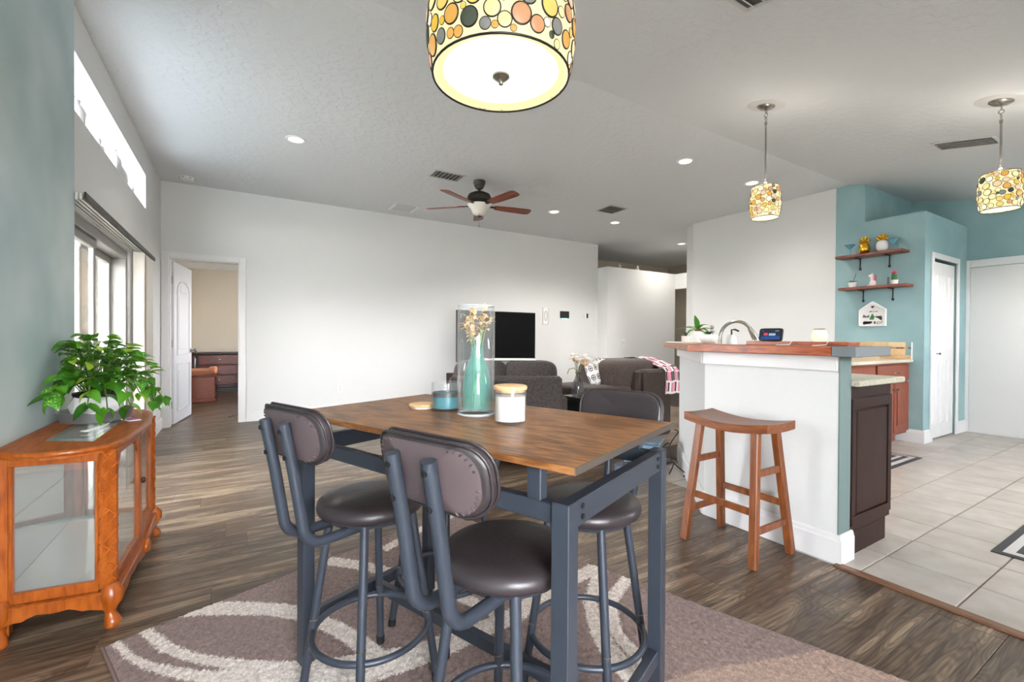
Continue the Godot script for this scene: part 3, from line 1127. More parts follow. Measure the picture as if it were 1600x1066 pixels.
		for q in 3:
			g.torus(Vector3(0, cy - 0.10 + 0.03 * q, 0), 0.012, 0.003, 14, 6, Basis(Vector3.RIGHT, PI / 2) * Basis(Vector3.BACK, PI / 2 * (q % 2)))
		part("chain_link", g, M.nickel, s)
		var tl := Basis(Vector3.RIGHT, atan(SL))
		g = G.new()
		g.lathe([Vector2(0, -0.028), Vector2(0.04, -0.024), Vector2(0.058, -0.012), Vector2(0.06, 0.0)], 24, Vector3(0, cy, 0), tl)
		part("canopy", g, M.nickel, s)
		g = G.new()
		g.lathe([Vector2(0.058, -0.005), Vector2(0.115, -0.006), Vector2(0.125, 0.0)], 36, Vector3(0, cy, 0), tl)
		part("ceiling_plate", g, M.vent, s)
		spot(at + Vector3(0, -0.03, 0), 0.4, Color(1, 0.97, 0.92), 75.0, 0.07)
		var o2 := OmniLight3D.new()
		o2.name = numbered("small_pendant_uplight")
		o2.light_energy = 0.08
		o2.light_color = Color(1, 0.96, 0.9)
		o2.light_size = 0.05
		o2.omni_range = 10
		o2.omni_attenuation = 2.0
		o2.shadow_enabled = true
		add_child(o2)
		o2.position = at + Vector3(0, 0.29, 0)

# ---------------------------------------------------------------- kitchen side
func wood(seed_: int, cols: Array, scale: Vector3, rough := 0.35, freq := 0.01) -> StandardMaterial3D:
	return tri_mat(ntex(freq, seed_, cols, 512, 5), scale, rough, false)

func kitchen() -> void:
	M.cherry = wood(61, [rgb(104, 44, 25), rgb(132, 62, 37), rgb(150, 79, 49)], Vector3(9, 1.2, 9))
	M.espresso = wood(62, [rgb(34, 15, 11), rgb(46, 21, 15), rgb(53, 26, 19)], Vector3(7, 0.8, 7), 0.4)
	M.espresso.metallic_specular = 0.35
	M.granite = tri_mat(ntex(0.05, 63, [rgb(120, 112, 92), rgb(188, 182, 160), rgb(214, 208, 190), rgb(150, 145, 125)], 512, 5), Vector3(3, 3, 3), 0.15)
	M.stone = []
	for k in 3:
		M.stone.append(tri_mat(ntex(0.012, 64 + k, [[rgb(205, 165, 115), rgb(222, 190, 145)], [rgb(214, 180, 135), rgb(230, 205, 168)], [rgb(190, 150, 100), rgb(212, 178, 130)]][k], 256, 4), Vector3(2, 2, 2), 0.5))
	# cabinet run at the pantry wall, facing the viewer
	var c := thing("base_cabinet", "red brown kitchen base cabinet with drawers against the blue green wall", "cabinet", Vector3(0, 0, 0))
	var g := G.new()
	g.bb(Vector3(4.75, 0.10, -2.36), Vector3(6.205, 0.86, -1.965), 0.002)
	g.bb(Vector3(4.75, 0.0, -2.36), Vector3(6.13, 0.10, -2.04), 0.0)
	part("body", g, M.cherry, c)
	for q in [[4.78, 5.36], [5.42, 6.19]]:
		g = G.new()
		g.bb(Vector3(q[0], 0.67, -1.965), Vector3(q[1], 0.84, -1.945), 0.005)
		var dr := part("drawer", g, M.cherry, c)
		g = G.new()
		var mx: float = (q[0] + q[1]) / 2 + 0.02
		g.tube([Vector3(mx - 0.05, 0.755, -1.945), Vector3(mx - 0.048, 0.755, -1.92), Vector3(mx + 0.048, 0.755, -1.92), Vector3(mx + 0.05, 0.755, -1.945)], 0.006, 8)
		part("handle", g, M.nickel, dr)
	for q in [[4.78, 5.36, 5.31], [5.42, 5.80, 5.765], [5.82, 6.19, 5.855]]:
		g = G.new()
		g.bb(Vector3(q[0], 0.13, -1.965), Vector3(q[1], 0.645, -1.945), 0.004)
		g.bb(Vector3(q[0] + 0.06, 0.20, -1.947), Vector3(q[1] - 0.06, 0.575, -1.937), 0.008)
		var dr := part("door", g, M.cherry, c)
		g = G.new()
		g.lathe([Vector2(0.006, 0), Vector2(0.006, 0.015), Vector2(0.016, 0.022), Vector2(0.014, 0.03), Vector2(0, 0.033)], 12, Vector3(q[2], 0.585, -1.945), Basis(Vector3.RIGHT, PI / 2))
		part("knob", g, M.nickel, dr)
	g = G.new()
	g.bb(Vector3(4.72, 0.86, -2.36), Vector3(6.208, 0.895, -1.915), 0.006)
	solo("countertop", g, M.granite, "pale granite countertop on the red brown cabinet by the pantry wall", "countertop")
	# backsplash: courses of stone tile on the wall, with a narrow dark accent course
	var b := thing("backsplash", "low tan stone tile backsplash with a dark accent strip above the far counter", "backsplash")
	var dk := mat(rgb(92, 68, 48), 0.5)
	var rows := [[0.896, 0.935], [0.937, 1.005], [1.007, 1.018], [1.02, 1.075]]
	for r in 4:
		var z := -2.66
		var i := 0
		while z < -1.935:
			var w := 0.15 if r != 2 else 0.035
			var off := 0.0 if r % 2 == 0 else -0.07
			var z0 := maxf(-2.66, z + off)
			var z1 := minf(-1.935, z + off + w - 0.002)
			if z1 - z0 > 0.012:
				g = G.new()
				g.bb(Vector3(6.196, rows[r][0], z0), Vector3(6.21, rows[r][1], z1), 0.0015)
				part("tile", g, (dk if i % 3 != 1 else M.stone[2]) if r == 2 else M.stone[rng.randi() % 3], b)
			z += w
			i += 1
	g = G.new()
	g.bb(Vector3(6.196, 0.896, -1.933), Vector3(6.21, 1.075, -1.925), 0.001)
	part("edge_trim", g, M.white, b)
	# two walnut shelves on black brackets
	M.shelf = wood(68, [rgb(96, 46, 32), rgb(128, 66, 48), rgb(146, 84, 64)], Vector3(7, 7, 1.5), 0.4)
	for k in 2:
		var y: float = [2.072, 1.70][k]
		var z0: float = [-2.585, -2.552][k]
		var z1: float = [-1.958, -1.923][k]
		var s := thing("wall_shelf", ["upper wooden wall shelf with two pineapples and two glasses", "lower wooden wall shelf with small plant, figurine and cactus"][k], "shelf", Vector3(0, y, 0), 0.0, "pair of wooden wall shelves")
		g = G.new()
		g.bb(Vector3(6.0, -0.028, z0), Vector3(6.21, 0, z1), 0.003)
		part("board", g, M.shelf, s)
		for q in [0.28, 0.72]:
			var zz := lerpf(z0, z1, q)
			g = G.new()
			g.bar(Vector3(6.205, -0.028, zz), Vector3(6.205, -0.145, zz), 0.022, 0.008, 0.001, Vector3.BACK)
			g.bar(Vector3(6.208, -0.032, zz), Vector3(6.08, -0.032, zz), 0.022, 0.008, 0.001)
			g.soft(Vector3(6.205, -0.15, zz), Vector3(0.014, 0.03, 0.026), 0.8, Basis(), 10, 8)
			part("bracket", g, M.black, s)
	var gold := mat(rgb(212, 166, 46), 0.22, 0.9)
	for k in 2:
		# pineapple ornaments: body, leaf crown
		var pz: float = [-2.33, -2.165][k]
		var p := thing("pineapple_ornament", ["gold pineapple ornament on the upper wooden shelf", "white pineapple ornament with gold crown on the upper wooden shelf"][k], "ornament", Vector3(6.10, 2.072, pz), 0.0, "pineapples on the upper shelf")
		g = G.new()
		g.soft(Vector3(0, 0.068, 0), Vector3(0.105, 0.136, 0.105), 0.85, Basis(), 24, 16)
		part("body", g, gold if k == 0 else mat(rgb(238, 238, 240), 0.3), p)
		if k == 0:
			for q in 3:
				g = G.new()
				g.soft(Vector3(-0.038 + 0.012 * absf(q - 1), 0.045 + 0.028 * q, -0.025 + 0.022 * q), Vector3(0.035, 0.05, 0.045), 1.0, Basis(), 12, 8)
				part("facet", g, mat(rgb(240, 225, 190), 0.3) if q == 0 else gold, p)
		for ring in 3:
			for q in 6:
				var a := TAU * (q + 0.5 * ring) / 6
				var e: float = [0.055, 0.04, 0.02][ring]
				var y0 := 0.128
				g = G.new()
				var tip := Vector3(cos(a) * e, y0 + [0.035, 0.058, 0.075][ring], sin(a) * e)
				g.tube([Vector3(cos(a) * 0.008, y0, sin(a) * 0.008), Vector3(cos(a) * e * 0.7, y0 + (tip.y - y0) * 0.55, sin(a) * e * 0.7), tip], [0.010, 0.013, 0.002], 6)
				part("crown_leaf", g, gold, p)
	var blue_glass := pane(Color(0.45, 0.75, 0.85), 0.45)
	for k in 2:
		var gz: float = [-2.47, -2.03][k]
		var s := thing("cocktail_glass", ["blue stemmed cocktail glass at the left end of the upper shelf", "blue rimmed cocktail glass with bent stem at the right end of the upper shelf"][k], "glass", Vector3(6.09, 2.072, gz), 0.0, "cocktail glasses on the upper shelf")
		g = G.new()
		var lean := Vector3(0, 0, -0.03) if k == 1 else Vector3.ZERO
		g.lathe([Vector2(0, 0), Vector2(0.033, 0.001), Vector2(0.03, 0.004), Vector2(0.004, 0.008)], 20)
		part("foot", g, blue_glass, s)
		g = G.new()
		g.tube([Vector3(0, 0.006, 0), Vector3(0, 0.05, 0) + Vector3(0, 0, 0.012), Vector3(0, 0.075, 0) + lean * 0.5], 0.0035, 8)
		part("stem", g, mat(rgb(90, 150, 170), 0.1), s)
		g = G.new()
		g.lathe([Vector2(0.004, 0.072), Vector2(0.05, 0.125), Vector2(0.0485, 0.125), Vector2(0.002, 0.075)], 24, lean)
		part("bowl", g, blue_glass, s)
		g = G.new()
		g.torus(Vector3(0, 0.125, 0) + lean, 0.05, 0.003, 24, 6)
		part("rim", g, mat(rgb(40, 95, 125), 0.2), s)
	# lower shelf: orchid pot, llama-like white figurine, cactus in a pot, small clip
	var green := mat(rgb(44, 92, 46), 0.45)
	var o := thing("potted_plant", "tiny plant with one upright stem in a white pot on the lower shelf", "plant", Vector3(6.09, 1.70, -2.44))
	g = G.new()
	g.lathe([Vector2(0, 0), Vector2(0.032, 0), Vector2(0.045, 0.06), Vector2(0.041, 0.06), Vector2(0.038, 0.05), Vector2(0, 0.05)], 20)
	part("pot", g, M.white, o)
	for q in 4:
		g = G.new()
		leaf(g, Vector3(0, 0.055, 0), Basis(Vector3.UP, q * 1.5) * Basis(Vector3.RIGHT, -0.5), 0.065, 0.03)
		part("leaf", g, green, o)
	g = G.new()
	g.tube([Vector3(0, 0.05, 0), Vector3(0, 0.11, 0.02), Vector3(0, 0.165, 0.035)], 0.0025, 6)
	part("stem", g, green, o)
	o = thing("animal_figurine", "small white and pink seated animal figurine on the lower shelf", "ornament", Vector3(6.09, 1.70, -2.24))
	g = G.new()
	g.soft(Vector3(0, 0.035, 0), Vector3(0.055, 0.075, 0.07), 0.9, Basis(), 16, 12)
	g.soft(Vector3(0, 0.08, -0.008), Vector3(0.04, 0.075, 0.04), 0.95, Basis(), 16, 12)
	g.soft(Vector3(0, 0.118, -0.02), Vector3(0.036, 0.04, 0.052), 0.95, Basis(), 16, 12)
	for s in [-1, 1]:
		g.tube([Vector3(0.01 * s, 0.13, -0.01), Vector3(0.014 * s, 0.15, -0.008)], [0.007, 0.002], 6)
		g.soft(Vector3(0.015 * s, 0.012, -0.035), Vector3(0.02, 0.024, 0.035), 0.9, Basis(), 10, 8)
	part("body", g, mat(rgb(236, 226, 222), 0.4), o)
	g = G.new()
	g.soft(Vector3(-0.01, 0.09, 0.022), Vector3(0.03, 0.07, 0.02), 0.9, Basis(), 10, 8)
	part("mane", g, mat(rgb(196, 92, 100), 0.5), o)
	o = thing("potted_cactus", "green cactus with a pink top in a small pot on the lower shelf", "plant", Vector3(6.09, 1.70, -2.05))
	g = G.new()
	g.lathe([Vector2(0, 0), Vector2(0.028, 0), Vector2(0.036, 0.05), Vector2(0.032, 0.05), Vector2(0, 0.045)], 18)
	part("pot", g, M.white, o)
	g = G.new()
	var prof := []
	for q in 9:
		prof.append(Vector2(0.026 * sqrt(maxf(0.0, 1.0 - pow(q / 8.0, 6))), 0.045 + 0.085 * q / 8.0))
	g.lathe(prof, 10)
	part("stem", g, green, o)
	g = G.new()
	g.soft(Vector3(0, 0.138, 0), Vector3(0.046, 0.034, 0.046), 0.95, Basis(), 14, 10)
	part("flower", g, mat(rgb(226, 70, 130), 0.5), o)
	g = G.new()
	g.box(Vector3(0, 0.035, 0), Vector3(0.012, 0.07, 0.02), 0.003)
	g.soft(Vector3(0, 0.075, 0), Vector3(0.014, 0.02, 0.024), 0.8, Basis(), 10, 8)
	solo("figurine", g, mat(rgb(60, 70, 74), 0.4), "slim dark trinket beside the cactus pot on the lower shelf", "ornament", Vector3(6.04, 1.70, -2.085))
	# house shaped wooden sign
	house_sign()
	# striped kitchen mats
	for k in 2:
		var a: Vector2 = [Vector2(4.4, -1.93), Vector2(3.345, -0.71)][k]
		var z: Vector2 = [Vector2(5.43, -1.60), Vector2(4.55, -0.22)][k]
		var m := thing("kitchen_mat", ["grey striped kitchen mat in front of the red brown cabinet", "grey striped kitchen mat at the lower right edge"][k], "mat", Vector3(0, 0.003, 0), 0.0, "striped kitchen mats")
		var cols := [rgb(58, 58, 60), rgb(186, 184, 184), rgb(64, 64, 66), rgb(186, 184, 184), rgb(70, 70, 72)]
		for r in 5:
			var i: float = [0.0, 0.035, 0.075, 0.11, 0.14][r]
			g = G.new()
			g.bb(Vector3(a.x + i, 0, a.y + i), Vector3(z.x - i, 0.006 + 0.0012 * r, z.y - i), 0.002)
			part("border" if r < 4 else "field", g, mat(cols[r], 0.9), m)

func house_sign() -> void:
	var s := thing("house_sign", "small white house shaped wall plaque with lettering and green cactus below the shelves", "sign", Vector3(6.21, 1.255, -2.283))
	var poly := PackedVector2Array([Vector2(-0.13, 0), Vector2(0.13, 0), Vector2(0.13, 0.19), Vector2(0, 0.285), Vector2(-0.13, 0.19)])
	# local x runs along +z of the room, local z is depth towards the viewer (-x)
	var b := Basis(Vector3(0, 0, 1), Vector3(-1, 0, 0), Vector3(0, 1, 0))
	var g := G.new()
	g.prism(poly, 0.0, 0.012, 0.001, Transform3D(b, Vector3.ZERO))
	part("back_board", g, mat(rgb(232, 230, 228), 0.6), s)
	var rim := [Vector3(-0.122, 0.008, 0), Vector3(0.122, 0.008, 0), Vector3(0.122, 0.186, 0), Vector3(0, 0.274, 0), Vector3(-0.122, 0.186, 0)]
	for k in 5:
		g = G.new()
		var p: Vector3 = rim[k]
		var q: Vector3 = rim[(k + 1) % 5]
		g.bar(Vector3(-0.015, p.y, p.x), Vector3(-0.015, q.y, q.x), 0.016, 0.026, 0.002, Vector3.RIGHT)
		part("frame", g, M.white, s)
	var ink := mat(rgb(48, 44, 46), 0.7)
	var grey := mat(rgb(112, 106, 108), 0.7)
	var put := func(pts: Array, m: Material, n: String) -> void:
		var pg := G.new()
		var pp := PackedVector2Array()
		for p in pts:
			pp.append(Vector2(p[0], p[1]))
		pg.prism(pp, 0.012, 0.017, 0.0, Transform3D(b, Vector3.ZERO))
		part(n, pg, m, s)
	put.call([[-0.012, 0.215], [0.0, 0.205], [0.016, 0.228], [0.008, 0.234], [0.0, 0.226], [-0.010, 0.232]], ink, "heart")
	put.call([[-0.095, 0.10], [-0.03, 0.10], [-0.03, 0.13], [-0.06, 0.115], [-0.085, 0.138]], grey, "cactus")
	put.call([[-0.028, 0.075], [0.012, 0.075], [0.02, 0.105], [0.0, 0.145], [-0.018, 0.11]], mat(rgb(52, 128, 66), 0.6), "cactus")
	put.call([[0.02, 0.112], [0.085, 0.115], [0.09, 0.072], [0.078, 0.068], [0.055, 0.09], [0.03, 0.102]], ink, "cactus")
	put.call([[-0.085, 0.02], [-0.015, 0.03], [0.0, 0.045], [-0.005, 0.055], [-0.08, 0.058], [-0.092, 0.042]], ink, "pot")
	put.call([[-0.078, 0.028], [-0.02, 0.036], [-0.022, 0.048], [-0.076, 0.05]], grey, "pot")
	put.call([[0.016, 0.028], [0.028, 0.028], [0.028, 0.055], [0.016, 0.055]], ink, "letter")
	# small hand lettered strokes, too small to read
	for q in [[-0.024, 0.168, 0.020, 0.7], [-0.012, 0.166, 0.016, 1.2], [-0.016, 0.172, 0.012, 0.1], [0.006, 0.166, 0.016, 1.2], [0.022, 0.165, 0.012, 0.6], [0.036, 0.166, 0.014, -0.6], [0.044, 0.166, 0.014, 0.9], [0.046, 0.048, 0.014, 0.0], [0.044, 0.034, 0.010, 0.8], [0.052, 0.028, 0.008, 1.4], [0.066, 0.05, 0.008, 0.5], [0.070, 0.030, 0.008, 1.0], [0.084, 0.040, 0.014, 0.4], [0.090, 0.052, 0.012, 1.3]]:
		g = G.new()
		var dz: float = cos(q[3]) * q[2] / 2
		var dy: float = sin(q[3]) * q[2] / 2
		g.bar(Vector3(-0.0145, q[1] - dy, q[0] - dz), Vector3(-0.0145, q[1] + dy, q[0] + dz), 0.004, 0.005, 0.0, Vector3.RIGHT)
		part("letter", g, ink, s)

# pointed leaf along +z from its root, folded along the middle
func leaf(g: G, at: Vector3, b: Basis, len: float, wid: float, bend := 0.25, heart := false) -> void:
	var nu := 7
	var P := []
	var cols := 5
	for i in nu:
		var t := float(i) / (nu - 1)
		var w := wid * 0.5 * (sin(pow(t, 0.75) * PI) if not heart else pow(sin(pow(t * 0.94 + 0.06, 0.55) * PI), 0.8))
		var y := bend * len * (t * 0.9 - t * t * 1.6)
		for j in cols:
			var s := (j - 2) / 2.0
			var zz := t * len
			if heart and t < 0.2:
				zz -= absf(s) * len * 0.12 * (1.0 - t / 0.2)
			P.append(at + b * Vector3(s * w, y + absf(s) * w * 0.35, zz))
	var Q := []
	for i in nu:
		for j in cols:
			Q.append(P[i * cols + j])
	g.surf(Q, nu, cols)

# ---------------------------------------------------------------- bar counter
func cham(t: float, o: float, y := 0.0) -> Vector3:
	return Vector3(2.512 + 0.7071 * (t + o), y, -1.8 + 0.7071 * (o - t))

func bar_counter() -> void:
	M.bar_wood = wood(71, [rgb(92, 38, 20), rgb(150, 72, 38), rgb(176, 94, 52), rgb(140, 62, 32)], Vector3(8, 8, 1.2), 0.3)
	M.stool_wood = wood(72, [rgb(98, 50, 22), rgb(128, 71, 34), rgb(144, 84, 43)], Vector3(6, 1.0, 6), 0.35)
	# half wall: straight run, then a run turned 45 degrees
	var g := G.new()
	var a := cham(0, 0)
	var e := cham(1.3, 0)
	var e2 := cham(1.3, 0.12)
	var k2 := Vector3(2.622, 0, -1.755)
	g.prism(PackedVector2Array([Vector2(2.512, -1.056), Vector2(2.512, -1.80), Vector2(e.x, e.z), Vector2(e2.x, e2.z), Vector2(k2.x, k2.z), Vector2(2.622, -1.056)]), 0, 1.02)
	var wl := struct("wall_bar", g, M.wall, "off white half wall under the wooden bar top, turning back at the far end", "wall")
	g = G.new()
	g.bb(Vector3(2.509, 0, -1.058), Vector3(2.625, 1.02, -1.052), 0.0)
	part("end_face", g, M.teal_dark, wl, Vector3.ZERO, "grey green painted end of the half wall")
	g = G.new()
	g.bb(Vector3(2.49, 0.945, -1.80), Vector3(2.512, 1.02, -1.06), 0.002)
	var b45 := Basis(Vector3(0.7071, 0, 0.7071), Vector3.UP, Vector3(-0.7071, 0, 0.7071))
	var cm := cham(0.66, -0.011, 0.9825)
	g.box(cm, Vector3(0.022, 0.075, 1.32), 0.002, b45)
	part("apron", g, M.trim, wl)
	g = G.new()
	skirt(g, Vector3(2.512, 0, -1.042), Vector3(2.512, 0, -1.80), Vector3(-1, 0, 0), 0.145)
	skirt(g, Vector3(2.498, 0, -1.052), Vector3(2.64, 0, -1.052), Vector3(0, 0, 1), 0.145)
	skirt(g, cham(0, 0), cham(1.3, 0), Vector3(-0.7071, 0, -0.7071), 0.145)
	part("baseboard", g, M.trim, wl)
	# bar top: two lengths of board and a painted end block
	var t := thing("bar_counter", "thick red brown wooden bar top with a grey painted end block", "countertop")
	g = G.new()
	g.prism(PackedVector2Array([Vector2(2.40, -1.047), Vector2(2.40, -1.842), Vector2(2.66, -1.737), Vector2(2.78, -1.70), Vector2(2.78, -1.047)]), 1.022, 1.066, 0.003)
	part("board", g, M.bar_wood, t)
	g = G.new()
	var p0 := cham(1.62, -0.112)
	var p1 := cham(1.62, 0.15)
	g.prism(PackedVector2Array([Vector2(2.40, -1.844), Vector2(p0.x, p0.z), Vector2(p1.x, p1.z), Vector2(2.66, -1.739)]), 1.022, 1.066, 0.003)
	part("board", g, wood(73, [rgb(140, 92, 66), rgb(176, 122, 90), rgb(190, 138, 104)], Vector3(5, 5, 5), 0.35), t, Vector3.ZERO, "paler turned length of the bar top")
	g = G.new()
	g.bb(Vector3(2.398, 1.020, -1.045), Vector3(2.78, 1.068, -0.945), 0.003)
	part("end_block", g, mat(rgb(116, 122, 126), 0.6), t, Vector3.ZERO, "grey painted end block")
	# a long board lying on the back of the bar
	g = G.new()
	g.bb(Vector3(2.62, 1.066, -1.60), Vector3(2.76, 1.088, -1.07), 0.003)
	solo("wooden_board", g, M.bar_wood, "long flat reddish board lying along the back of the bar top under the smart display", "board")
	# smart display
	var s := thing("smart_display", "small black smart display with a lit screen on the bar top", "smart display", Vector3(2.665, 1.088, -1.475), deg_to_rad(-82))
	g = G.new()
	var tilt := Basis(Vector3.RIGHT, -0.25)
	g.soft(Vector3(0, 0.038, 0), Vector3(0.128, 0.076, 0.014), 0.22, tilt, 32, 16, 0.3)
	g.soft(Vector3(0, 0.026, -0.025), Vector3(0.10, 0.05, 0.06), 0.6)
	part("body", g, M.black, s)
	var scr := Image.create(104, 56, false, Image.FORMAT_RGB8)
	for y in 56:
		for x in 104:
			var c := rgb(38, 48, 66).lerp(rgb(40, 84, 160), smoothstep(26, 52, y))
			if Vector2(x - 26, (y - 26) * 1.5).length() < 13:
				c = rgb(214, 70, 84)
			if x > 42 and x < 78 and y > 20 and y < 34 and (x % 9 < 6 or y > 29):
				c = rgb(190, 214, 236)
			if y < 9 and ((x > 8 and x < 12) or (x > 74 and x < 96 and x % 7 < 4)) and y > 4:
				c = rgb(210, 210, 215)
			scr.set_pixel(x, y, c)
	var sm := mat(Color.BLACK, 0.15)
	sm.emission_enabled = true
	sm.emission = Color.WHITE
	sm.emission_operator = BaseMaterial3D.EMISSION_OP_MULTIPLY
	sm.emission_texture = ImageTexture.create_from_image(scr)
	sm.emission_energy_multiplier = 0.9
	var sg := G.new()
	var sc := Vector3(0, 0.038, 0)
	sg.quad(sc + tilt * Vector3(-0.052, -0.028, 0.0078), sc + tilt * Vector3(0.052, -0.028, 0.0078), sc + tilt * Vector3(0.052, 0.028, 0.0078), sc + tilt * Vector3(-0.052, 0.028, 0.0078))
	part("screen", sg, sm, s)
	# glowing globe night light and its white cords
	s = thing("globe_lamp", "small glowing white globe lamp on the bar top", "lamp", Vector3(2.66, 1.088, -1.215))
	g = G.new()
	g.lathe([Vector2(0, 0), Vector2(0.026, 0.001), Vector2(0.036, 0.02), Vector2(0.037, 0.036), Vector2(0.031, 0.056), Vector2(0.024, 0.066), Vector2(0.022, 0.066)], 28)
	part("globe", g, glow(rgb(255, 228, 180), 0.72, rgb(190, 180, 160)), s)
	g = G.new()
	g.torus(Vector3(0, 0.067, 0), 0.024, 0.003, 24, 6)
	part("rim", g, mat(rgb(150, 130, 110), 0.5), s)
	for k in 2:
		g = G.new()
		var z: float = [-1.345, -1.165][k]
		g.tube([Vector3(2.70, 1.0905, z), Vector3(2.64, 1.092, z + 0.01), Vector3(2.612, 1.088, z + 0.012), Vector3(2.60, 1.072, z + 0.008), Vector3(2.56, 1.0685, z - 0.02), Vector3(2.50, 1.0685, z - 0.01)], 0.0025, 6)
		solo("cord", g, M.white, ["thin white cord crossing the reddish board left of the globe lamp", "white cord looping over the reddish board right of the globe lamp"][k], "cord")
	# pots at the turned end
	s = thing("tray", "white marble tray under the pots at the far end of the bar", "tray", cham(0.95, 0.06, 1.066), PI / 4)
	g = G.new()
	g.box(Vector3(0, 0.004, 0), Vector3(0.19, 0.008, 0.40), 0.003)
	part("slab", g, M.white, s)
	var soil := mat(rgb(60, 44, 34), 0.9)
	var leafm := mat(rgb(48, 110, 38), 0.4)
	leafm.backlight_enabled = true
	leafm.backlight = Color(0.25, 0.4, 0.1)
	s = thing("potted_plant", "broad leaved green plant in a white pot at the far end of the bar", "plant", cham(0.98, 0.10, 1.074))
	g = G.new()
	g.lathe([Vector2(0, 0), Vector2(0.04, 0), Vector2(0.056, 0.06), Vector2(0.058, 0.088), Vector2(0.052, 0.088), Vector2(0.05, 0.078), Vector2(0, 0.078)], 28)
	part("pot", g, M.white, s)
	g = G.new()
	g.soft(Vector3(0.015, 0.085, 0), Vector3(0.06, 0.06, 0.06), 1.0, Basis(), 12, 8)
	part("bark", g, mat(rgb(150, 92, 40), 0.8), s)
	for k in 9:
		g = G.new()
		var yw: float = [-2.4, 0.6, -1.2, 2.2, 1.4, -0.2, 3.0, -1.8, 0.1][k]
		var up: float = [-0.25, -0.2, -1.2, -0.3, -0.1, -0.55, -0.5, 0.1, 0.3][k]
		leaf(g, Vector3(0, 0.095, 0), Basis(Vector3.UP, yw) * Basis(Vector3.RIGHT, up), [0.17, 0.14, 0.15, 0.15, 0.13, 0.14, 0.12, 0.12, 0.1][k], 0.045, 0.35)
		part("leaf", g, leafm, s)
	s = thing("succulent_bowl", "dark succulent in a rounded white bowl beside the faucet", "plant", cham(0.52, 0.11, 1.066))
	g = G.new()
	g.lathe([Vector2(0, 0), Vector2(0.035, 0), Vector2(0.06, 0.025), Vector2(0.066, 0.05), Vector2(0.058, 0.066), Vector2(0.052, 0.066), Vector2(0.05, 0.055), Vector2(0, 0.055)], 28)
	part("bowl", g, M.white, s)
	for k in 8:
		g = G.new()
		leaf(g, Vector3(0, 0.055, 0), Basis(Vector3.UP, k * 0.82) * Basis(Vector3.RIGHT, -0.75), 0.062, 0.034)
		part("leaf", g, mat(rgb(52, 78, 52), 0.5), s)
	s = thing("potted_succulent", "tiny dark succulent in a small white cup at the far tip of the bar", "plant", cham(1.22, 0.04, 1.074))
	g = G.new()
	g.lathe([Vector2(0, 0), Vector2(0.032, 0), Vector2(0.038, 0.05), Vector2(0.034, 0.05), Vector2(0, 0.044)], 22)
	part("cup", g, M.white, s)
	for k in 6:
		g = G.new()
		leaf(g, Vector3(0, 0.045, 0), Basis(Vector3.UP, k * 1.05) * Basis(Vector3.RIGHT, -0.95), 0.055, 0.03)
		part("leaf", g, mat(rgb(44, 58, 48), 0.5), s)
	s = thing("soap_pump", "white dispenser with dark pump head behind the faucet", "dispenser", Vector3(3.25, 0.895, -2.10))
	g = G.new()
	g.lathe([Vector2(0, 0), Vector2(0.036, 0), Vector2(0.042, 0.06), Vector2(0.04, 0.2), Vector2(0.025, 0.235), Vector2(0, 0.24)], 22)
	part("bottle", g, M.white, s)
	g = G.new()
	g.tube([Vector3(0, 0.235, 0), Vector3(0, 0.275, 0), Vector3(0.02, 0.278, 0.015), Vector3(0.045, 0.265, 0.03)], 0.007, 8)
	part("pump", g, M.bronze, s)
	# sink counter behind the half wall, with the dark end panel of the cabinet
	var c := thing("sink_cabinet", "dark espresso cabinet end panel standing beside the end of the bar", "cabinet")
	g = G.new()
	g.bb(Vector3(2.628, 0.0, -1.70), Vector3(3.07, 0.12, -1.062), 0.0)
	g.bb(Vector3(2.628, 0.12, -1.70), Vector3(3.125, 0.862, -1.062), 0.002)
	part("body", g, M.espresso, c)
	g = G.new()
	g.bb(Vector3(2.64, 0.155, -1.062), Vector3(3.11, 0.20, -1.05), 0.003)
	g.bb(Vector3(2.64, 0.745, -1.062), Vector3(3.11, 0.80, -1.05), 0.003)
	g.bb(Vector3(2.64, 0.20, -1.062), Vector3(2.685, 0.745, -1.05), 0.003)
	g.bb(Vector3(3.065, 0.20, -1.062), Vector3(3.11, 0.745, -1.05), 0.003)
	part("panel_frame", g, M.espresso, c)
	g = G.new()
	g.bb(Vector3(2.695, 0.21, -1.062), Vector3(3.055, 0.735, -1.052), 0.012)
	part("panel", g, M.espresso, c)
	g = G.new()
	g.prism(PackedVector2Array([Vector2(2.63, -1.02), Vector2(3.19, -1.02), Vector2(3.19, -1.55), Vector2(3.75, -2.15), Vector2(3.32, -2.44), Vector2(2.64, -1.76)]), 0.865, 0.895, 0.004)
	solo("countertop", g, M.granite, "green grey granite sink countertop at the end of the bar", "countertop")
	g = G.new()
	g.prism(PackedVector2Array([Vector2(3.14, -1.72), Vector2(3.62, -2.15), Vector2(3.34, -2.40), Vector2(2.92, -1.98)]), 0.0, 0.862, 0.0)
	solo("sink_cabinet", g, M.espresso, "dark base under the corner sink behind the half wall", "cabinet")
	# faucet
	s = thing("faucet", "brushed nickel gooseneck kitchen faucet rising behind the bar top", "faucet", Vector3(3.146, 0.895, -2.125), 0.0)
	var dir := Vector3(0.855, 0, 0.519)
	g = G.new()
	var pts := [Vector3(0, 0, 0), Vector3(0, 0.10, 0), Vector3(0, 0.20, 0)]
	for k in 15:
		var an := PI - PI * 0.9 * k / 14.0
		pts.append(dir * (0.125 + 0.125 * cos(an)) + Vector3(0, 0.215 + 0.125 * sin(an), 0))
	g.tube(pts, 0.0125, 14)
	g.lathe([Vector2(0, 0), Vector2(0.028, 0), Vector2(0.03, 0.01), Vector2(0.02, 0.03), Vector2(0.014, 0.04)], 20)
	part("spout", g, M.nickel, s)
	g = G.new()
	var h0: Vector3 = pts[pts.size() - 3]
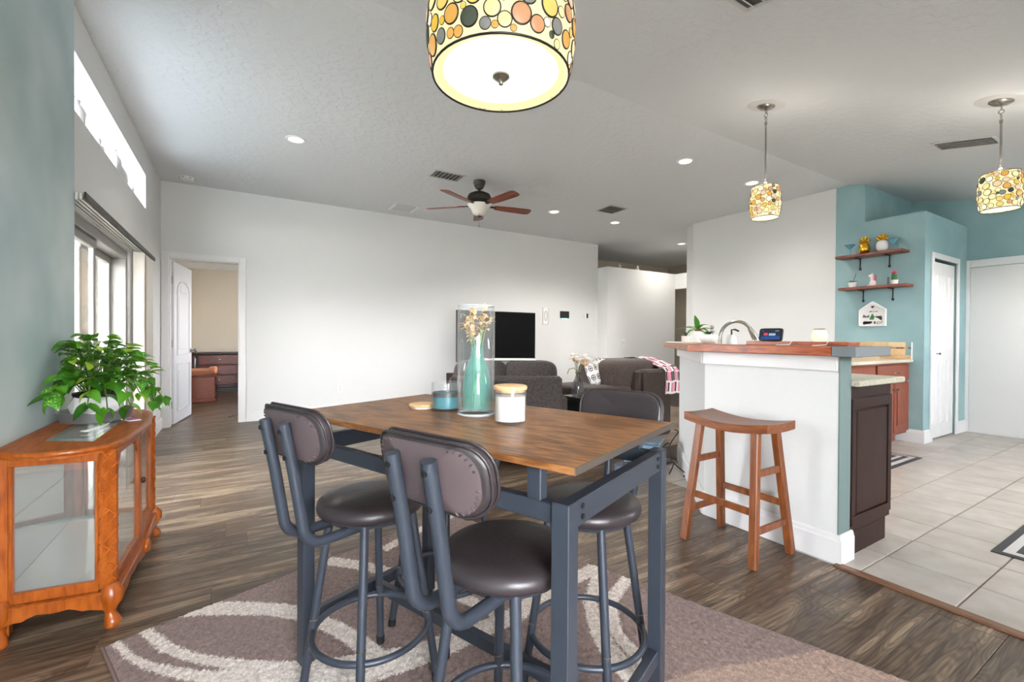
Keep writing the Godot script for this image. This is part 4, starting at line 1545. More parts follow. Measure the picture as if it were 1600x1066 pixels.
	var h1: Vector3 = pts[pts.size() - 1]
	var hd := (h1 - h0).normalized()
	g.tube([h0, h0 + hd * 0.03, h0 + hd * 0.08, h0 + hd * 0.11], [0.0135, 0.018, 0.022, 0.021], 16)
	part("spray_head", g, M.nickel, s)
	g = G.new()
	g.tube([Vector3(-0.02, 0, -0.06), Vector3(-0.02, 0.2, -0.06), Vector3(-0.015, 0.28, -0.06)], [0.016, 0.012, 0.008], 12)
	g.soft(Vector3(-0.015, 0.295, -0.06), Vector3(0.03, 0.03, 0.03), 1.0, Basis(), 12, 8)
	part("side_lever", g, M.nickel, s)
	g = G.new()
	g.lathe([Vector2(0, 0), Vector2(0.03, 0), Vector2(0.032, 0.2), Vector2(0.03, 0.2), Vector2(0.028, 0.005), Vector2(0, 0.005)], 18)
	solo("drinking_glass", g, M.clear, "clear glass standing behind the bar under the faucet head", "glass", Vector3(3.30, 0.895, -1.95))
	# saddle stool
	s = thing("bar_stool", "brown wooden saddle seat bar stool beside the half wall", "stool", Vector3(2.262, 0, -1.428))
	var P := []
	var nu := 13
	var nv := 21
	for lay in 2:
		pass
	g = G.new()
	var sx := 0.125
	var sz := 0.232
	var top := []
	for i in nu:
		var x := lerpf(-sx, sx, i / float(nu - 1))
		for j in nv:
			var z := lerpf(-sz, sz, j / float(nv - 1))
			var y := 0.668 + 0.026 * pow(absf(z / sz), 1.8) - 0.006 * (1.0 - pow(absf(x / sx), 2.0))
			top.append(Vector3(x, y, z))
	var rev := []
	for i in nu:
		for j in nv:
			rev.append(top[i * nv + (nv - 1 - j)])
	g.surf(rev, nu, nv)
	var bot := []
	for q in top:
		bot.append(q - Vector3(0, 0.042, 0))
	g.surf(bot, nu, nv)
	for j in nv - 1:
		g.quad(bot[j], bot[j + 1], top[j + 1], top[j])
		var o := (nu - 1) * nv
		g.quad(bot[o + j + 1], bot[o + j], top[o + j], top[o + j + 1])
	for i in nu - 1:
		g.quad(bot[(i + 1) * nv], bot[i * nv], top[i * nv], top[(i + 1) * nv])
		g.quad(bot[i * nv + nv - 1], bot[(i + 1) * nv + nv - 1], top[(i + 1) * nv + nv - 1], top[i * nv + nv - 1])
	part("seat", g, wood(74, [rgb(98, 50, 22), rgb(128, 71, 34), rgb(144, 84, 43)], Vector3(7, 7, 1.2), 0.3), s)
	var lp := func(x: int, z: int, y: float) -> Vector3:
		var q := 1.0 - y / 0.65
		return Vector3(x * lerpf(0.085, 0.165, q), y, z * lerpf(0.155, 0.195, q))
	for x in [-1, 1]:
		for z in [-1, 1]:
			g = G.new()
			g.bar(lp.call(x, z, 0.655), lp.call(x, z, 0.004), 0.038, 0.036, 0.004, Vector3.RIGHT)
			part("leg", g, M.stool_wood, s)
	for q in [[-1, -1, -1, 1, 0.26], [1, -1, 1, 1, 0.26], [-1, -1, 1, -1, 0.44], [-1, -1, 1, -1, 0.17], [-1, 1, 1, 1, 0.44], [-1, 1, 1, 1, 0.17]]:
		g = G.new()
		g.bar(lp.call(q[0], q[1], q[4]), lp.call(q[2], q[3], q[4]), 0.018, 0.034, 0.003)
		part("rung", g, M.stool_wood, s)

# ---------------------------------------------------------------- dining table and chairs
const TC := Vector3(0.6122, 0, -1.2586)
const TYAW := 0.3827

func rounded(w: float, h: float, r: float, n := 6) -> Array:
	var o := []
	for q in [[1, 1, 0.0], [-1, 1, 0.5], [-1, -1, 1.0], [1, -1, 1.5]]:
		for k in n + 1:
			var a: float = PI * q[2] + PI / 2 * k / n
			o.append(Vector2(q[0] * (w / 2 - r) + r * cos(a), q[1] * (h / 2 - r) + r * sin(a)))
	return o

func make_chair() -> Node3D:
	var t := thing("bar_chair", "", "bar chair", Vector3.ZERO, 0.0, "black bar chairs around the dining table")
	var g := G.new()
	g.lathe([Vector2(0.10, 0.552), Vector2(0.148, 0.554), Vector2(0.156, 0.560), Vector2(0.160, 0.572), Vector2(0.156, 0.586), Vector2(0.144, 0.595), Vector2(0.11, 0.600), Vector2(0, 0.602)], 48)
	var seat := part("seat", g, M.leather, t)
	g = G.new()
	g.lathe([Vector2(0, 0.538), Vector2(0.13, 0.538), Vector2(0.135, 0.548), Vector2(0, 0.55)], 28)
	part("seat_plate", g, M.frame, t)
	for x in [-1, 1]:
		for z in [-1, 1]:
			g = G.new()
			g.tube([Vector3(0.085 * x, 0.545, 0.085 * z), Vector3(0.118 * x, 0.235, 0.118 * z), Vector3(0.141 * x, 0.02, 0.141 * z)], 0.0125, 14)
			var lg := part("leg", g, M.frame, t)
			g = G.new()
			g.tube([Vector3(0.1405 * x, 0.026, 0.1405 * z), Vector3(0.142 * x, 0.0, 0.142 * z)], 0.0145, 12)
			part("foot_cap", g, M.black, lg)
			g = G.new()
			g.tube([Vector3(0.1195 * x, 0.222, 0.1195 * z), Vector3(0.1198 * x, 0.218, 0.1198 * z)], 0.0131, 12)
			part("collar", g, M.nickel, lg)
	g = G.new()
	g.torus(Vector3(0, 0.186, 0), 0.171, 0.0095, 56, 10)
	part("footrest_ring", g, M.frame, t)
	for x in [-1, 1]:
		g = G.new()
		var pts := [Vector3(0.05 * x, 0.535, 0.02), Vector3(0.05 * x, 0.530, -0.10), Vector3(0.05 * x, 0.531, -0.175)]
		for k in 7:
			var a := -PI / 2 - PI / 2 * 0.94 * (k + 1) / 7.0
			pts.append(Vector3(0.05 * x, 0.531 + 0.06 + 0.06 * sin(a), -0.187 + 0.06 * cos(a)))
		pts.append(Vector3(0.05 * x, 0.73, -0.271))
		pts.append(Vector3(0.05 * x, 0.862, -0.297))
		g.tube(pts, 0.0145, 14)
		var tb := part("back_tube", g, M.frame, t)
		for y in [0.775, 0.842]:
			g = G.new()
			g.lathe([Vector2(0.0, 0.0), Vector2(0.0065, 0.0), Vector2(0.0065, 0.004), Vector2(0.003, 0.005), Vector2(0.003, 0.003), Vector2(0, 0.003)], 12, Vector3(0.05 * x, y, -0.271 - (y - 0.73) * 0.193 - 0.0135), Basis(Vector3.RIGHT, -PI / 2))
			part("bolt", g, M.black, tb)
	# back cushion: bowed pad with piping and a flat stitched rear panel
	var lean := Basis(Vector3.RIGHT, -0.19)
	var cen := Vector3(0, 0.824, -0.258)
	var W := 0.295
	var Hh := 0.138
	var ol := rounded(W, Hh, 0.055)
	var bow := func(x: float) -> float: return 0.028 * pow(x / (W / 2), 2.0)
	var rings := []
	for q in [[0.80, -0.016], [0.93, -0.0155], [0.985, -0.010], [1.0, 0.0], [0.985, 0.008], [0.92, 0.014], [0.7, 0.018], [0.35, 0.020], [0.0, 0.020]]:
		var ring := []
		for p in ol:
			var px: float = p.x * q[0]
			ring.append(cen + lean * Vector3(px, p.y * q[0], q[1] + bow.call(px)))
		rings.append(ring)
	g = G.new()
	var P := []
	for ring in rings:
		P.append_array(ring)
	# u runs outwards ring by ring, v round the outline
	var n := ol.size()
	var Q := []
	for i in rings.size():
		for j in n:
			Q.append(P[i * n + (n - 1 - j)])
	g.surf(Q, rings.size(), n, false, true)
	var back := part("back_cushion", g, M.leather, t)
	g = G.new()
	var Rr := []
	for q in [0.0, 0.45, 0.80, 0.90]:
		for j in n:
			var p: Vector2 = ol[j]
			var px: float = p.x * q
			Rr.append(cen + lean * Vector3(px, p.y * q, (-0.0195 if q < 0.85 else -0.0160) + bow.call(px)))
	g.surf(Rr, 4, n, false, true)
	for k in 26:
		# puckers of the tacked edge
		var p: Vector2 = ol[k * n / 26]
		g.soft(cen + lean * Vector3(p.x * 0.86, p.y * 0.86, -0.0185 + bow.call(p.x * 0.86)), Vector3(0.012, 0.005, 0.004), 1.0, lean * Basis(Vector3.BACK, p.angle()), 8, 6)
	part("rear_panel", g, M.vinyl, back)
	for zz in [-0.0105, 0.006]:
		g = G.new()
		var pts := []
		for p in ol:
			pts.append(cen + lean * Vector3(p.x * 1.005, p.y * 1.01, zz + bow.call(p.x)))
		g.tube(pts, 0.0035, 6, true)
		part("piping", g, M.leather, back)
	return t

func dining() -> void:
	rug()
	M.frame = mat(rgb(55, 61, 71), 0.4, 0.25)
	M.leather = mat(rgb(48, 42, 44), 0.36)
	M.leather.heightmap_enabled = true
	M.leather.heightmap_texture = ntex(0.02, 81, [], 256, 4)
	M.leather.heightmap_scale = 0.05
	M.leather.uv1_triplanar = true
	M.leather.uv1_scale = Vector3(8, 8, 8)
	M.vinyl = mat(rgb(84, 72, 74), 0.45)
	M.table_wood = tri_mat(ntex(0.006, 82, [rgb(106, 74, 50), rgb(126, 86, 54), rgb(150, 102, 60), rgb(164, 114, 68), rgb(138, 96, 60), rgb(116, 84, 58)], 1024, 4, [0.1, 0.32, 0.5, 0.64, 0.8, 0.95]), Vector3(2.2, 3, 0.75), 0.33, false)
	M.table_wood.metallic_specular = 0.4
	M.table_wood.detail_enabled = true
	M.table_wood.detail_albedo = ntex(0.02, 84, [rgb(176, 164, 152), rgb(242, 238, 233), rgb(255, 255, 255)], 512, 5, [0.2, 0.5, 0.75])
	M.table_wood.detail_blend_mode = BaseMaterial3D.BLEND_MODE_MUL
	M.table_wood.detail_uv_layer = BaseMaterial3D.DETAIL_UV_2
	M.table_wood.uv2_triplanar = true
	M.table_wood.uv2_scale = Vector3(7, 3, 0.6)
	var t := thing("dining_table", "counter height dining table with rustic brown top floating on a black metal frame", "table", TC, TYAW)
	var g := G.new()
	g.bb(Vector3(-0.285, 0.839, -0.525), Vector3(0.302, 0.855, 0.525), 0.0015)
	var top := part("tabletop", g, M.table_wood, t)
	g = G.new()
	for z in [-0.525, 0.525]:
		g = G.new()
		g.bb(Vector3(-0.285, 0.839, z - 0.0015), Vector3(0.302, 0.8548, z + 0.0015), 0.0008)
		part("edge_band", g, mat(rgb(70, 62, 55), 0.5), top)
	for x in [-0.255, 0.285]:
		for z in [-0.487, 0.487]:
			g = G.new()
			g.bb(Vector3(x - 0.02, 0.03, z - 0.02), Vector3(x + 0.02, 0.775, z + 0.02), 0.002)
			var lg := part("leg", g, M.frame, t)
			g = G.new()
			g.bb(Vector3(x - 0.014, 0.02, z - 0.014), Vector3(x + 0.014, 0.031, z + 0.014), 0.002)
			part("foot", g, M.black, lg)
			g = G.new()
			var zs := signf(z)
			for y in [0.735, 0.757]:
				g.lathe([Vector2(0, 0), Vector2(0.006, 0), Vector2(0.006, 0.004), Vector2(0, 0.005)], 10, Vector3(x - signf(x) * 0.045, y, z + zs * 0.015), Basis(Vector3.RIGHT, zs * PI / 2))
			part("bolt", g, M.black, lg)
	for x in [-0.255, 0.285]:
		g = G.new()
		g.bb(Vector3(x - 0.013, 0.728, -0.467), Vector3(x + 0.013, 0.768, 0.467), 0.002)
		part("side_rail", g, M.frame, t)
		for z in [-0.42, 0.42]:
			g = G.new()
			g.bb(Vector3(x - 0.013, 0.768, z - 0.017), Vector3(x + 0.013, 0.839, z + 0.017), 0.002)
			part("post", g, M.frame, t)
	for z in [-0.487, 0.487]:
		g = G.new()
		g.bb(Vector3(-0.235, 0.718, z - 0.015), Vector3(0.265, 0.772, z + 0.015), 0.002)
		part("end_rail", g, M.frame, t)
		g = G.new()
		g.bb(Vector3(-0.235, 0.152, z - 0.013), Vector3(0.265, 0.192, z + 0.013), 0.002)
		part("foot_rail", g, M.frame, t)
	g = G.new()
	g.bb(Vector3(0.002, 0.152, -0.474), Vector3(0.028, 0.192, 0.474), 0.002)
	part("stretcher", g, M.frame, t)
	# four chairs
	var c := make_chair()
	var L := [[Vector3(0.356, 0.02, -1.417), 1.953, "black padded bar chair at the left, its back nearest the glass cabinet"], [Vector3(0.544, 0.02, -0.91), 1.953, "black padded bar chair nearest the viewer, seat beside the near table leg"], [Vector3(0.92, 0.02, -1.062), -1.188, "black padded bar chair across the table, cushion front facing the viewer, nearest the wooden stool"], [Vector3(0.681, 0.02, -1.595), -1.188, "black padded bar chair on the far side, mostly hidden behind the vase and candles"]]
	for k in 4:
		if k == 0:
			c.position = L[0][0]
			c.rotation.y = L[0][1]
			c.set_meta("label", L[0][2])
		else:
			dup(c, L[k][2], L[k][0], L[k][1])
	table_items()

func table_items() -> void:
	var y := 0.855
	var woodlid := wood(83, [rgb(205, 160, 110), rgb(222, 184, 136), rgb(232, 200, 156)], Vector3(10, 10, 2), 0.45)
	var s := thing("glass_cylinder_vase", "tall clear glass cylinder vase on the dining table", "vase", Vector3(0.647, y, -1.285))
	var g := G.new()
	g.lathe([Vector2(0, 0), Vector2(0.056, 0), Vector2(0.059, 0.004), Vector2(0.059, 0.343), Vector2(0.0575, 0.345), Vector2(0.0555, 0.343), Vector2(0.0555, 0.02), Vector2(0, 0.016)], 48)
	part("cylinder", g, M.clear, s)
	g = G.new()
	g.torus(Vector3(0, 0.344, 0), 0.0572, 0.0022, 48, 8)
	g.torus(Vector3(0, 0.006, 0), 0.056, 0.004, 48, 8)
	part("rim", g, pane(Color(0.85, 0.9, 0.92), 0.5), s)
	s = thing("teal_glass_bottle", "teal glass bottle with dried flowers inside the glass cylinder", "bottle", Vector3(0.650, y + 0.021, -1.285))
	g = G.new()
	g.lathe([Vector2(0, 0), Vector2(0.044, 0), Vector2(0.047, 0.006), Vector2(0.046, 0.05), Vector2(0.040, 0.11), Vector2(0.030, 0.14), Vector2(0.021, 0.165), Vector2(0.019, 0.195), Vector2(0.025, 0.203), Vector2(0.021, 0.203)], 32)
	part("body", g, pane(Color(0.12, 0.62, 0.56), 0.52), s)
	var fl := thing("dried_flowers", "bunch of tan dried flowers in the teal bottle", "flowers", Vector3(0.650, y + 0.026, -1.285))
	var r := RandomNumberGenerator.new()
	r.seed = 91
	var pet := [mat(rgb(226, 184, 112), 0.7), mat(rgb(240, 208, 148), 0.7), mat(rgb(196, 146, 74), 0.7), mat(rgb(246, 228, 196), 0.7)]
	var stemm := mat(rgb(120, 150, 84), 0.6)
	for k in 9:
		g = G.new()
		var a := r.randf() * TAU
		var rr := r.randf_range(0.008, 0.036)
		var top := Vector3(cos(a) * rr, r.randf_range(0.21, 0.30), sin(a) * rr)
		g.tube([Vector3(cos(a) * 0.018, 0.0, sin(a) * 0.018), Vector3(cos(a) * 0.008, 0.16, sin(a) * 0.008), top], 0.0018, 6)
		var st := part("stem", g, stemm, fl)
		for q in 13:
			g = G.new()
			var b := Basis(Vector3.UP, r.randf() * TAU) * Basis(Vector3.RIGHT, r.randf_range(-1.3, 0.2))
			leaf(g, top + Vector3(r.randf_range(-0.006, 0.006), r.randf_range(-0.03, 0.012), r.randf_range(-0.006, 0.006)), b, r.randf_range(0.018, 0.032), r.randf_range(0.011, 0.018), 0.3)
			part("petal", g, pet[r.randi() % 4], st)
		g = G.new()
		g.soft(top + Vector3(0, 0.004, 0), Vector3(0.012, 0.012, 0.012), 1.0, Basis(), 8, 6)
		part("flower_head", g, mat(rgb(70, 50, 36), 0.8) if k % 2 == 0 else pet[1], st)
	g = G.new()
	leaf(g, Vector3(-0.015, 0.04, 0.02), Basis(Vector3.UP, 0.4) * Basis(Vector3.RIGHT, -1.4), 0.06, 0.018, 0.1)
	part("leaf", g, mat(rgb(150, 180, 120), 0.6), fl)
	# candles
	s = thing("teal_candle", "open glass jar candle with teal wax on the dining table", "candle", Vector3(0.606, y, -1.423))
	g = G.new()
	g.lathe([Vector2(0, 0), Vector2(0.048, 0), Vector2(0.051, 0.004), Vector2(0.051, 0.093), Vector2(0.048, 0.093), Vector2(0.048, 0.008), Vector2(0, 0.008)], 40)
	part("jar", g, M.clear, s)
	g = G.new()
	g.lathe([Vector2(0, 0.009), Vector2(0.0475, 0.009), Vector2(0.0475, 0.052), Vector2(0.044, 0.05), Vector2(0, 0.049)], 40)
	part("wax", g, mat(rgb(28, 128, 142), 0.4), s)
	g = G.new()
	g.lathe([Vector2(0.0478, 0.046), Vector2(0.0478, 0.060), Vector2(0.0472, 0.060), Vector2(0.0472, 0.046)], 40)
	part("soot_ring", g, mat(rgb(22, 40, 46), 0.4), s)
	g = G.new()
	g.tube([Vector3(0.01, 0.05, 0), Vector3(0.011, 0.062, 0.002)], 0.0012, 5)
	part("wick", g, M.black, s)
	s = thing("white_candle", "white jar candle closed with a round wooden lid on the dining table", "candle", Vector3(0.680, y, -1.128))
	g = G.new()
	g.lathe([Vector2(0, 0), Vector2(0.044, 0), Vector2(0.047, 0.005), Vector2(0.047, 0.094), Vector2(0.044, 0.094), Vector2(0.044, 0.008), Vector2(0, 0.008)], 40)
	part("jar", g, M.clear, s)
	g = G.new()
	g.lathe([Vector2(0, 0.006), Vector2(0.0435, 0.006), Vector2(0.0435, 0.076), Vector2(0, 0.077)], 40)
	part("wax", g, mat(rgb(240, 239, 235), 0.5), s)
	g = G.new()
	g.lathe([Vector2(0, 0.088), Vector2(0.042, 0.088), Vector2(0.042, 0.0945), Vector2(0.048, 0.095), Vector2(0.0495, 0.099), Vector2(0.0485, 0.105), Vector2(0.045, 0.107), Vector2(0, 0.107)], 40)
	part("lid", g, woodlid, s)
	s = thing("wooden_disc", "round wooden jar lid lying on the dining table beside the teal candle", "lid", Vector3(0.548, y, -1.50))
	g = G.new()
	g.lathe([Vector2(0, 0), Vector2(0.038, 0), Vector2(0.038, 0.006), Vector2(0, 0.006)], 36)
	part("seal", g, mat(rgb(220, 214, 206), 0.6), s)
	g = G.new()
	g.lathe([Vector2(0, 0.006), Vector2(0.043, 0.006), Vector2(0.045, 0.009), Vector2(0.044, 0.014), Vector2(0.04, 0.016), Vector2(0, 0.016)], 36)
	part("wood", g, woodlid, s)

func rug() -> void:
	var W := 1.62
	var Ln := 2.3
	var bands := [
		[[0.018, 0.0], [0.045, 0.0], [0.06, 0.149], [0.088, 0.23], [0.125, 0.304], [0.176, 0.393], [0.249, 0.483], [0.42, 0.66], [0.5, 0.87], [0.35, 0.73], [0.2, 0.53], [0.134, 0.418], [0.101, 0.349], [0.064, 0.26], [0.035, 0.149]],
		[[0.095, 0.0], [0.13, 0.0], [0.162, 0.184], [0.191, 0.283], [0.253, 0.397], [0.294, 0.46], [0.401, 0.601], [0.602, 0.77], [0.727, 0.835], [0.863, 0.885], [1.026, 0.94], [1.217, 0.955], [1.407, 0.98], [1.62, 1.02], [1.62, 1.10], [1.407, 1.06], [1.217, 1.04], [1.026, 1.03], [0.863, 0.99], [0.7, 0.95], [0.5, 0.87], [0.42, 0.75], [0.249, 0.483], [0.197, 0.389], [0.161, 0.312], [0.12, 0.199]],
		[[0.20, 0.0], [0.34, 0.0], [0.441, 0.123], [0.52, 0.237], [0.545, 0.289], [0.58, 0.42], [0.61, 0.55], [0.62, 0.68], [0.62, 0.80], [0.55, 0.80], [0.55, 0.62], [0.532, 0.50], [0.501, 0.384], [0.467, 0.312], [0.429, 0.247], [0.287, 0.079]],
		[[0.76, 0.0], [0.84, 0.0], [0.93, 0.2], [1.0, 0.4], [1.03, 0.6], [1.06, 0.95], [1.0, 0.95], [0.97, 0.6], [0.93, 0.4], [0.85, 0.2]],
		[[1.05, 0.11], [1.3, 0.06], [1.62, 0.05], [1.62, 0.10], [1.3, 0.12], [1.05, 0.17]],
		[[1.62, 1.05], [1.545, 1.061], [1.312, 1.151], [1.161, 1.267], [1.061, 1.387], [1.0, 1.52], [0.96, 1.8], [0.9, 2.3], [0.98, 2.3], [1.03, 1.8], [1.063, 1.54], [1.147, 1.398], [1.225, 1.287], [1.347, 1.194], [1.567, 1.12], [1.62, 1.10]],
		[[1.62, 1.18], [1.566, 1.185], [1.382, 1.202], [1.207, 1.322], [1.1, 1.48], [1.14, 1.52], [1.24, 1.36], [1.387, 1.26], [1.564, 1.24], [1.62, 1.24]],
	]
	var tan_p := PackedVector2Array([Vector2(1.09, 1.56), Vector2(1.2, 1.62), Vector2(1.4, 1.78), Vector2(1.62, 1.95), Vector2(1.62, 2.3), Vector2(1.0, 2.3), Vector2(1.05, 1.8)])
	var polys := []
	for b in bands:
		var p := PackedVector2Array()
		for q in b:
			p.append(Vector2(q[0], q[1]))
		polys.append(p)
	var r := RandomNumberGenerator.new()
	r.seed = 3
	var nx := 480
	var ny := 680
	var im := Image.create(nx, ny, false, Image.FORMAT_RGB8)
	var nz := noise(0.05, 5, 3)
	for yy in ny:
		for xx in nx:
			var p := Vector2((xx + 0.5) / nx * W, (yy + 0.5) / ny * Ln) + Vector2(r.randf_range(-0.006, 0.006), r.randf_range(-0.006, 0.006))
			var c := rgb(124, 104, 98)
			for q in polys:
				if Geometry2D.is_point_in_polygon(p, q):
					c = rgb(206, 195, 186)
					break
			if c.r < 0.5 and Geometry2D.is_point_in_polygon(p, tan_p):
				c = rgb(150, 126, 112)
			c = c.lightened(0.0)
			var k := 1.0 + 0.16 * nz.get_noise_2d(xx * 3.0, yy * 3.0) + r.randf_range(-0.13, 0.13)
			im.set_pixel(xx, yy, Color(c.r * k, c.g * k, c.b * k))
	var m := mat(Color.WHITE, 0.95)
	m.albedo_texture = ImageTexture.create_from_image(im)
	m.rim_enabled = true
	m.rim = 0.25
	var t := thing("area_rug", "mauve brown shag area rug with curving cream swooshes under the dining table", "rug", Vector3(-0.402, 0, -2.084), 0.3321)
	var g := G.new()
	var nu := 190
	var nv := 270
	var P := []
	for i in nu:
		for j in nv:
			var e := minf(minf(i, nu - 1 - i), minf(j, nv - 1 - j))
			var h := 0.0185 + r.randf_range(-0.0035, 0.0035)
			if e == 0:
				h = 0.004
			elif e == 1:
				h = 0.013
			P.append(Vector3(W * i / (nu - 1), h, Ln * j / (nv - 1)))
	# u along x and v along z give a downward normal, so flip v
	var Q := []
	for i in nu:
		for j in nv:
			Q.append(P[i * nv + (nv - 1 - j)])
	g.surf(Q, nu, nv)
	for k in g.U.size():
		g.U[k] = Vector2(g.V[k].x / W, g.V[k].z / Ln)
	part("pile", g, m, t)
	g = G.new()
	g.bb(Vector3(0.002, 0, 0.002), Vector3(W - 0.002, 0.006, Ln - 0.002), 0.001)
	g.tube([Vector3(0, 0.006, 0), Vector3(0, 0.006, Ln)], 0.006, 8)
	part("backing", g, mat(rgb(120, 98, 92), 0.9), t)

# ---------------------------------------------------------------- glass cabinet and pothos
func curio() -> void:
	M.oak = wood(101, [rgb(120, 54, 10), rgb(154, 77, 20), rgb(174, 94, 30)], Vector3(7, 1.3, 7), 0.3)
	M.oak_top = wood(102, [rgb(130, 60, 16), rgb(162, 84, 27), rgb(180, 101, 38)], Vector3(7, 7, 1.4), 0.45)
	var c := thing("curio_cabinet", "low honey oak curio cabinet with glass sides and carved post against the near left wall", "cabinet")
	M.oak_top.metallic_specular = 0.3
	# outline of the top, front bowed
	var o := PackedVector2Array()
	for q in [[-0.736, -2.30], [-0.66, -2.235], [-0.587, -2.19], [-0.50, -2.195], [-0.425, -2.235], [-0.395, -2.29], [-0.380, -2.38], [-0.372, -2.55], [-0.370, -2.70], [-0.374, -2.85], [-0.384, -2.98], [-0.404, -3.10], [-0.440, -3.19], [-0.50, -3.25], [-0.60, -3.27], [-0.736, -3.26]]:
		o.append(Vector2(q[0], q[1]))
	var hole := PackedVector2Array([Vector2(-0.655, -2.44), Vector2(-0.655, -3.10), Vector2(-0.475, -3.10), Vector2(-0.475, -2.33)])
	var g := G.new()
	# top as a ring round the glass inset
	var rim := func(y0: float, y1: float, ins: float) -> void:
		var n := o.size()
		var cen := Vector2(-0.57, -2.74)
		for i in n:
			var p := o[i].lerp(cen, ins)
			var q := o[(i + 1) % n].lerp(cen, ins * 0.0)
			g.quad(Vector3(o[(i + 1) % n].x, y0, o[(i + 1) % n].y), Vector3(o[i].x, y0, o[i].y), Vector3(o[i].x, y1, o[i].y), Vector3(o[(i + 1) % n].x, y1, o[(i + 1) % n].y))
	var slab := func(y0: float, y1: float, scale_out: float, b: float) -> void:
		var pp := PackedVector2Array()
		for q in o:
			pp.append(Vector2(-0.736 + (q.x + 0.736) * scale_out, -2.75 + (q.y + 2.75) * scale_out))
		# four pieces round the hole
		for cut in [PackedVector2Array([Vector2(-1, -2.20), Vector2(0, -2.20), Vector2(0, -2.0), Vector2(-1, -2.0)])]:
			pass
		for win in [PackedVector2Array([Vector2(-0.475, -4), Vector2(0, -4), Vector2(0, -2), Vector2(-0.475, -2)]), PackedVector2Array([Vector2(-1, -4), Vector2(-0.655, -4), Vector2(-0.655, -2), Vector2(-1, -2)]), PackedVector2Array([Vector2(-0.655, -4), Vector2(-0.475, -4), Vector2(-0.475, -3.10), Vector2(-0.655, -3.10)]), PackedVector2Array([Vector2(-0.655, -2.44), Vector2(-0.475, -2.33), Vector2(-0.475, -2), Vector2(-0.655, -2)])]:
			for r in Geometry2D.intersect_polygons(pp, win):
				g.prism(r, y0, y1, b)
	slab.call(0.672, 0.690, 1.0, 0.0)
	slab.call(0.660, 0.672, 0.985, 0.0)
	part("tabletop", g, M.oak_top, c)
	g = G.new()
	var edge := []
	for k in range(1, o.size() - 1):
		edge.append(Vector3(o[k].x, 0.681, o[k].y))
	g.tube(edge, 0.0105, 8)
	part("edge_moulding", g, M.oak, c)
	g = G.new()
	g.prism(hole, 0.676, 0.684, 0.0)
	part("top_glass", g, pane(Color(0.75, 0.88, 0.86), 0.25), c)
	# posts: back two plain, front two carved with a diamond lattice
	var A := Vector3(-0.715, 0, -2.315)
	var B := Vector3(-0.425, 0, -2.275)
	var C := Vector3(-0.415, 0, -3.12)
	var D := Vector3(-0.715, 0, -3.22)
	for p in [A, D]:
		g = G.new()
		g.bb(p + Vector3(-0.02, 0.02, -0.02), p + Vector3(0.02, 0.662, 0.02), 0.003)
		part("post", g, M.oak, c)
	for p in [B, C]:
		g = G.new()
		var yaw := 0.5 if p == B else -0.5
		g.box(p + Vector3(0, 0.40, 0), Vector3(0.056, 0.525, 0.046), 0.008, Basis(Vector3.UP, yaw))
		var po := part("post", g, M.oak, c, Vector3.ZERO, "post carved with a diamond lattice")
		for k in 10:
			g = G.new()
			var y := 0.165 + 0.05 * k
			var bs := Basis(Vector3.UP, yaw)
			for s in [-1, 1]:
				for fz in [0.0225, -0.0225]:
					g.bar(p + bs * Vector3(-0.022 * s, y, fz), p + bs * Vector3(0.022 * s, y + 0.046, fz), 0.005, 0.005, 0.0015, bs * Vector3.BACK)
				for fx in [0.0275, -0.0275]:
					g.bar(p + bs * Vector3(fx, y, -0.018 * s), p + bs * Vector3(fx, y + 0.046, 0.018 * s), 0.005, 0.005, 0.0015, bs * Vector3.RIGHT)
			part("carving", g, M.oak_top, po)
	# end frame (faces the viewer) and front doors
	var panel := func(p: Vector3, q: Vector3, n: String, door: bool, w := 0.03) -> void:
		var d := (q - p).normalized()
		var f := G.new()
		f.bar(p + Vector3(0, 0.645, 0), q + Vector3(0, 0.645, 0), 0.02, 0.035, 0.002)
		f.bar(p + Vector3(0, 0.155, 0), q + Vector3(0, 0.155, 0), 0.02, 0.04, 0.002)
		if door:
			f.bar(p + d * w / 2 + Vector3(0, 0.17, 0), p + d * w / 2 + Vector3(0, 0.63, 0), w, 0.02, 0.003, d.cross(Vector3.UP))
			f.bar(q - d * w / 2 + Vector3(0, 0.17, 0), q - d * w / 2 + Vector3(0, 0.63, 0), w, 0.02, 0.003, d.cross(Vector3.UP))
		var fr := part(n, f, M.oak, c)
		f = G.new()
		var cen := (p + q) / 2 + Vector3(0, 0.40, 0)
		f.box(cen, Vector3(0.003, 0.47, p.distance_to(q) - 0.01), 0.0, Basis(d.cross(Vector3.UP) * -1.0, Vector3.UP, d))
		part("pane", f, M.glass, fr)
	panel.call(A + Vector3(0.02, 0, 0.012), B + Vector3(-0.02, 0, 0.01), "end_panel", true, 0.012)
	panel.call(D + Vector3(0.02, 0, -0.01), C + Vector3(-0.02, 0, -0.01), "end_panel", true, 0.012)
	var mid := Vector3(-0.395, 0, -2.70)
	panel.call(B + Vector3(0.012, 0, -0.03), mid + Vector3(0, 0, 0.004), "door", true)
	panel.call(mid + Vector3(0, 0, -0.004), C + Vector3(0.012, 0, 0.03), "door", true)
	# scalloped fret under the top of each door
	for k in 4:
		g = G.new()
		var z: float = [-2.335, -2.665, -2.735, -3.06][k]
		var x: float = [-0.408, -0.397, -0.397, -0.405][k]
		g.prism(PackedVector2Array([Vector2(0, 0), Vector2(0.045 * (1 if k % 2 else -1), 0), Vector2(0.035 * (1 if k % 2 else -1), 0.02), Vector2(0.018 * (1 if k % 2 else -1), 0.026), Vector2(0.008 * (1 if k % 2 else -1), 0.05), Vector2(0, 0.06)]), -0.006, 0.006, 0.0, Transform3D(Basis(Vector3(0, 0, 1), Vector3(1, 0, 0), Vector3(0, -1, 0)), Vector3(x, 0.628, z)))
		part("fret", g, M.oak, c)
